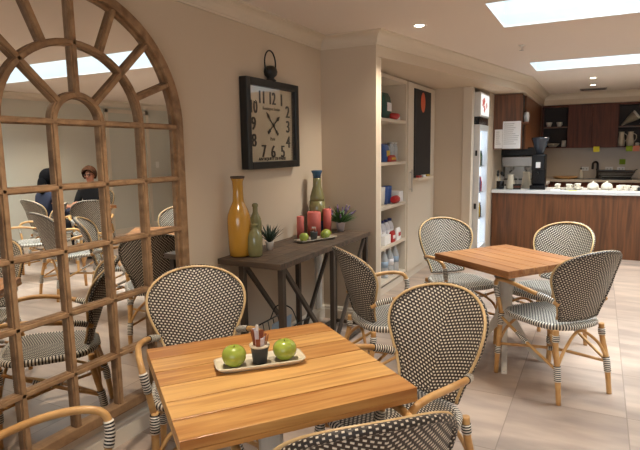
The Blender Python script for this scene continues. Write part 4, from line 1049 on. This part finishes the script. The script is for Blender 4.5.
# crockery on the counter
rs = random.Random(3)
for i, (x, n_) in enumerate(((-.50, 2), (-.36, 2), (-.24, 3))):
    for k in range(n_):
        tag(MB().lathe([(.03, 0), (.05, .006), (.068, .014), (.065, .017), (.04, .009), (1e-6, .008)], (x, 8.33, CTZ + .011 * k), 22).build('saucer', M['cup']), ('saucer in the left pile on the counter, ', 'saucer in the middle pile on the counter, ', 'saucer in the right pile on the counter, ')[i] + ('at the bottom', 'second from the bottom', 'on top')[k], 'saucer', 'saucers on the counter')
    cup(x, 8.33, CTZ + .011 * (n_ - 1) + .0095, ('cup on the left saucer pile', 'cup on the middle saucer pile', 'cup on the right saucer pile')[i], 'cups on the counter', .9)
for i, x in enumerate((-.055, .115)):
    t = thing('cake_dome', ('left', 'right')[i] + ' white domed dish on the counter in front of the sink', 'dish', (x, 8.40, CTZ), 0, 'white domed dishes')
    MB().lathe([(.055, 0), (.075, .008), (.085, .014), (1e-6, .015)], seg=26).build('plate', M['cup'], t)
    MB().lathe([(.072, .0152), (.073, .045), (.06, .08), (.03, .098), (1e-6, .102)], seg=26).build('dome', M['cup'], t)
    MB().ball((0, 0, .112), .013, 12, 8).build('knob', M['cup'], t)
for i, (x, y) in enumerate(((.27, 8.36), (.36, 8.42), (.30, 8.5), (.45, 8.35))):
    cup(x, y, CTZ, ('white cup right of the domed dishes, at the front', 'white cup right of the domed dishes, in second place', 'white cup behind the others right of the domed dishes', 'white cup furthest right of the loose cups on the counter')[i], 'loose cups on the counter', 1.0)
t = thing('till_drawer', 'low black card machine on the counter at the right edge of the photo', 'card machine', (.60, 8.42, CTZ))
MB().box((-.12, -.09, 0), (.12, .09, .045)).build('case', M['blackgloss'], t, bevel=.008); MB().box((-.09, -.06, .0452), (.09, .06, .049)).build('screen', M['smoke'], t, bevel=.002)
tag(MB().cbox((-.30, 8.12, CTZ + .0015), (.10, .06, .003)).build('sticky_note', M['yellownote']), 'yellow note lying flat at the front of the counter', 'note')
tag(MB().box((-.58, 8.10, CTZ), (-.46, 8.2, CTZ + .012)).build('napkin', M['paper'], bevel=.003), 'folded white napkin on the counter beside the grinder', 'napkin')

# ------------------------------------------------------------------ the two seated people (seen in the mirror)
def skin_chain(me_edges, verts, radii, name, mat, parent, sub=2, roots=(0,)):
    me = bpy.data.meshes.new(name); me.from_pydata(verts, me_edges, []); me.materials.append(mat)
    o = bpy.data.objects.new(name, me); COL.objects.link(o); o.parent = parent
    o.modifiers.new('skin', 'SKIN'); o.modifiers['skin'].use_smooth_shade = True
    if not me.skin_vertices: me.attributes.new
    sv = me.skin_vertices[0].data if me.skin_vertices else None
    if sv is None: return o
    for i, r in enumerate(radii):
        sv[i].radius = r if isinstance(r, tuple) else (r, r); sv[i].use_root = i in roots
    md = o.modifiers.new('sub', 'SUBSURF'); md.levels = 1; md.render_levels = sub
    return o
def person(label, loc, rz, topm, hairm, long_hair, seated=.455):
    p = thing('person', label, 'person', loc, rz)
    V, E, Rr, roots = [], [], [], []
    def add(pt, r, prev=None):
        V.append(pt); Rr.append(r); i = len(V) - 1
        if prev is not None: E.append((prev, i))
        return i
    s0 = seated
    pel = add((0, -.03, s0 + .10), (.14, .11)); roots.append(pel)
    wa = add((0, -.04, s0 + .24), (.125, .095), pel); chst = add((0, -.03, s0 + .42), (.15, .105), wa); nb = add((0, -.015, s0 + .54), (.07, .06), chst)
    nk = add((0, .005, s0 + .60), .05, nb); hd = add((0, .035, s0 + .70), (.07, .082), nk); tp_ = add((0, .03, s0 + .79), (.062, .075), hd)
    body = {}
    for s in (-1, 1):
        sh = add((s * .165, -.02, s0 + .49), .055, chst); el = add((s * .225, .06, s0 + .25), .042, sh); wr = add((s * .12, .27, s0 + .29), .029, el)
        pm = add((s * .095, .34, s0 + .297), (.03, .018), wr)
        for k, ln in enumerate((.072, .08, .075, .06)):
            fx = s * (.118 - .018 * k); a = add((fx, .375, s0 + .302), .0095, pm); b = add((fx - s * .004, .375 + ln * .55, s0 + .298), .0088, a); add((fx - s * .008, .375 + ln * .85, s0 + .282), .0078, b)
        a = add((s * .06, .33, s0 + .30), .011, pm); add((s * .045, .37, s0 + .298), .009, a)
        hp = add((s * .09, .02, s0 + .075), .085, pel); kn = add((s * .115, .42, s0 + .055), .062, hp); an = add((s * .115, .41, .085), .04, kn); he = add((s * .115, .44, .04), .036, an); add((s * .12, .56, .03), .03, he)
        body[s] = (sh, el, wr, hp, kn, an)
    skin_chain(E, V, Rr, 'body', M['skin'], p, 2, roots)
    # clothing follows the same limbs a little fatter
    cv, ce, cr = [], [], []
    def cadd(i, grow, prev=None, cut=None):
        q_ = Vector(V[i]) if cut is None else Vector(V[cut]).lerp(Vector(V[i]), .86); cv.append(tuple(q_)); r = Rr[i]; r = r if isinstance(r, tuple) else (r, r)
        cr.append((r[0] + grow, r[1] + grow)); k = len(cv) - 1
        if prev is not None: ce.append((prev, k))
        return k
    a0 = cadd(pel, .012); a1 = cadd(wa, .014, a0); a2 = cadd(chst, .014, a1); cadd(nb, .012, a2)
    for s in (-1, 1):
        b1 = cadd(body[s][0], .014, a2); b2 = cadd(body[s][1], .014, b1); cadd(body[s][2], .012, b2, body[s][1])
    skin_chain(ce, cv, cr, 'jumper', topm, p, 2, (0,))
    cv, ce, cr = [], [], []
    a0 = cadd(pel, .016)
    for s in (-1, 1):
        b1 = cadd(body[s][3], .012, a0); b2 = cadd(body[s][4], .012, b1); cadd(body[s][5], .014, b2, body[s][4])
    skin_chain(ce, cv, cr, 'trousers', M['denim'], p, 2, (0,))
    for s in (-1, 1):
        MB().ball((s * .115, .495, .036), .05, 14, 9, (.95, 2.0, .72)).build('shoe', M['black'], p)
        MB().ball((s * .032, .112, s0 + .715), .011, 10, 7).build('eye', M['eye'], p)
        MB().ball((s * .078, .03, s0 + .70), .022, 10, 7, (.35, .8, 1.3)).build('ear', M['skin'], p)
    MB().lathe([(1e-6, -.02), (.014, -.014), (.011, .0), (.007, .02), (1e-6, .026)], (0, .122, s0 + .695), 10).build('nose', M['skin'], p)
    MB().ball((0, .112, s0 + .655), .02, 10, 7, (1.1, .4, .3)).build('mouth', M['red'], p)
    if not long_hair:
        m = MB()
        for s in (-1, 1):
            m.tube([(s * .034 + .024 * math.cos(a), .127, s0 + .715 + .018 * math.sin(a)) for a in [2 * PI * k / 16 for k in range(16)]], .0028, 6, closed=True)
            m.tube([(s * .058, .125, s0 + .72), (s * .084, .03, s0 + .725)], .0025, 6)
        m.tube([(-.011, .128, s0 + .718), (.011, .128, s0 + .718)], .0025, 6); m.build('glasses', M['black'], p)
    # hair: cap over the crown, open at the face
    m = MB(); hc = Vector((0, .028, s0 + .735)); rx, ry, rz_ = .093, .112, .108
    def hp_(u, v):
        a = 2 * PI * u; front = max(0, math.sin(a)); el = PI / 2 * (1 - v) + (-(.75 if not long_hair else .9) + (1.25 if not long_hair else 1.3) * front ** .7) * v
        wob = 1 + .035 * math.sin(9 * a + 5 * v) + .02 * math.sin(17 * a)
        return (hc.x + rx * math.cos(a) * math.cos(el) * wob, hc.y + ry * math.sin(a) * math.cos(el) * wob, hc.z + rz_ * math.sin(el) * wob)
    m.grid(hp_, 36, 10); o = m.build('hair', hairm, p); md = o.modifiers.new('solid', 'SOLIDIFY'); md.thickness = .018
    if long_hair:
        MB().ball((0, -.075, s0 + .63), .085, 16, 12, (1.05, .6, 1.5)).build('hair_fall', hairm, p)
    return p
p1 = person('seated person with black hair and a navy jumper, seen in the mirror', (2.36, 4.76, 0), math.atan2(.99, -.10) - PI / 2, M['navy'], M['hairblack'], True)
p2 = person('seated person with short brown hair and a black top, seen in the mirror', (2.92, 5.92, 0), math.atan2(-.93, -.45) - PI / 2, M['dkcloth'], M['hairbrown'], False)

# ------------------------------------------------------------------ light
W = bpy.data.worlds.new('world'); scene.world = W; W.use_nodes = True
bg = W.node_tree.nodes['Background']; bg.inputs[0].default_value = (.86, .93, 1, 1); bg.inputs[1].default_value = 1.6
for (x0, x1, y0, y1), e in ((S1, 0), (S2, 1)):
    L = bpy.data.lights.new('skylight_daylight', 'AREA'); L.shape = 'RECTANGLE'; L.size = x1 - x0 - .04; L.size_y = y1 - y0 - .04; L.energy = (37, 15)[e]
    L.color = (.86, .95, 1); L.spread = math.radians(115)
    o = bpy.data.objects.new('skylight_daylight', L); COL.objects.link(o); o.location = ((x0 + x1) / 2, (y0 + y1) / 2, ZC + .03)
P_ = bpy.data.lights.new('window_portal', 'AREA'); P_.shape = 'RECTANGLE'; P_.size = WX1 - WX0; P_.size_y = WZ1 - WZ0; P_.cycles.is_portal = True  # guides daylight through the added window behind the viewer
po = bpy.data.objects.new('window_portal', P_); COL.objects.link(po); po.location = ((WX0 + WX1) / 2, YF - .12, (WZ0 + WZ1) / 2); po.rotation_euler = (PI / 2, 0, 0)

# ------------------------------------------------------------------ camera
cam = bpy.data.cameras.new('camera'); co = bpy.data.objects.new('camera', cam); COL.objects.link(co); scene.camera = co
yaw, pit, rol = math.radians(-27.40729561), math.radians(7.92241336), math.radians(-.84792839)
f = Vector((math.sin(yaw) * math.cos(pit), math.cos(yaw) * math.cos(pit), -math.sin(pit))); r = Vector((math.cos(yaw), -math.sin(yaw), 0)); u = r.cross(f)
r2 = r * math.cos(rol) + u * math.sin(rol); u2 = -r * math.sin(rol) + u * math.cos(rol)
co.matrix_world = Matrix(((r2.x, u2.x, -f.x, 0), (r2.y, u2.y, -f.y, 0), (r2.z, u2.z, -f.z, 1.5), (0, 0, 0, 1)))
cam.sensor_width = 36; cam.lens = 536.522 / 640 * 36; cam.clip_start = .02
scene.view_settings.view_transform = 'Standard'; scene.view_settings.look = 'None'; scene.view_settings.gamma = 1
scene.view_settings.exposure = 1.32; scene.view_settings.use_curve_mapping = False
scene.cycles.max_bounces = 10; scene.cycles.diffuse_bounces = 5; scene.cycles.glossy_bounces = 5; scene.cycles.transmission_bounces = 8
scene.cycles.caustics_reflective = False; scene.cycles.caustics_refractive = False; scene.cycles.sample_clamp_indirect = 6
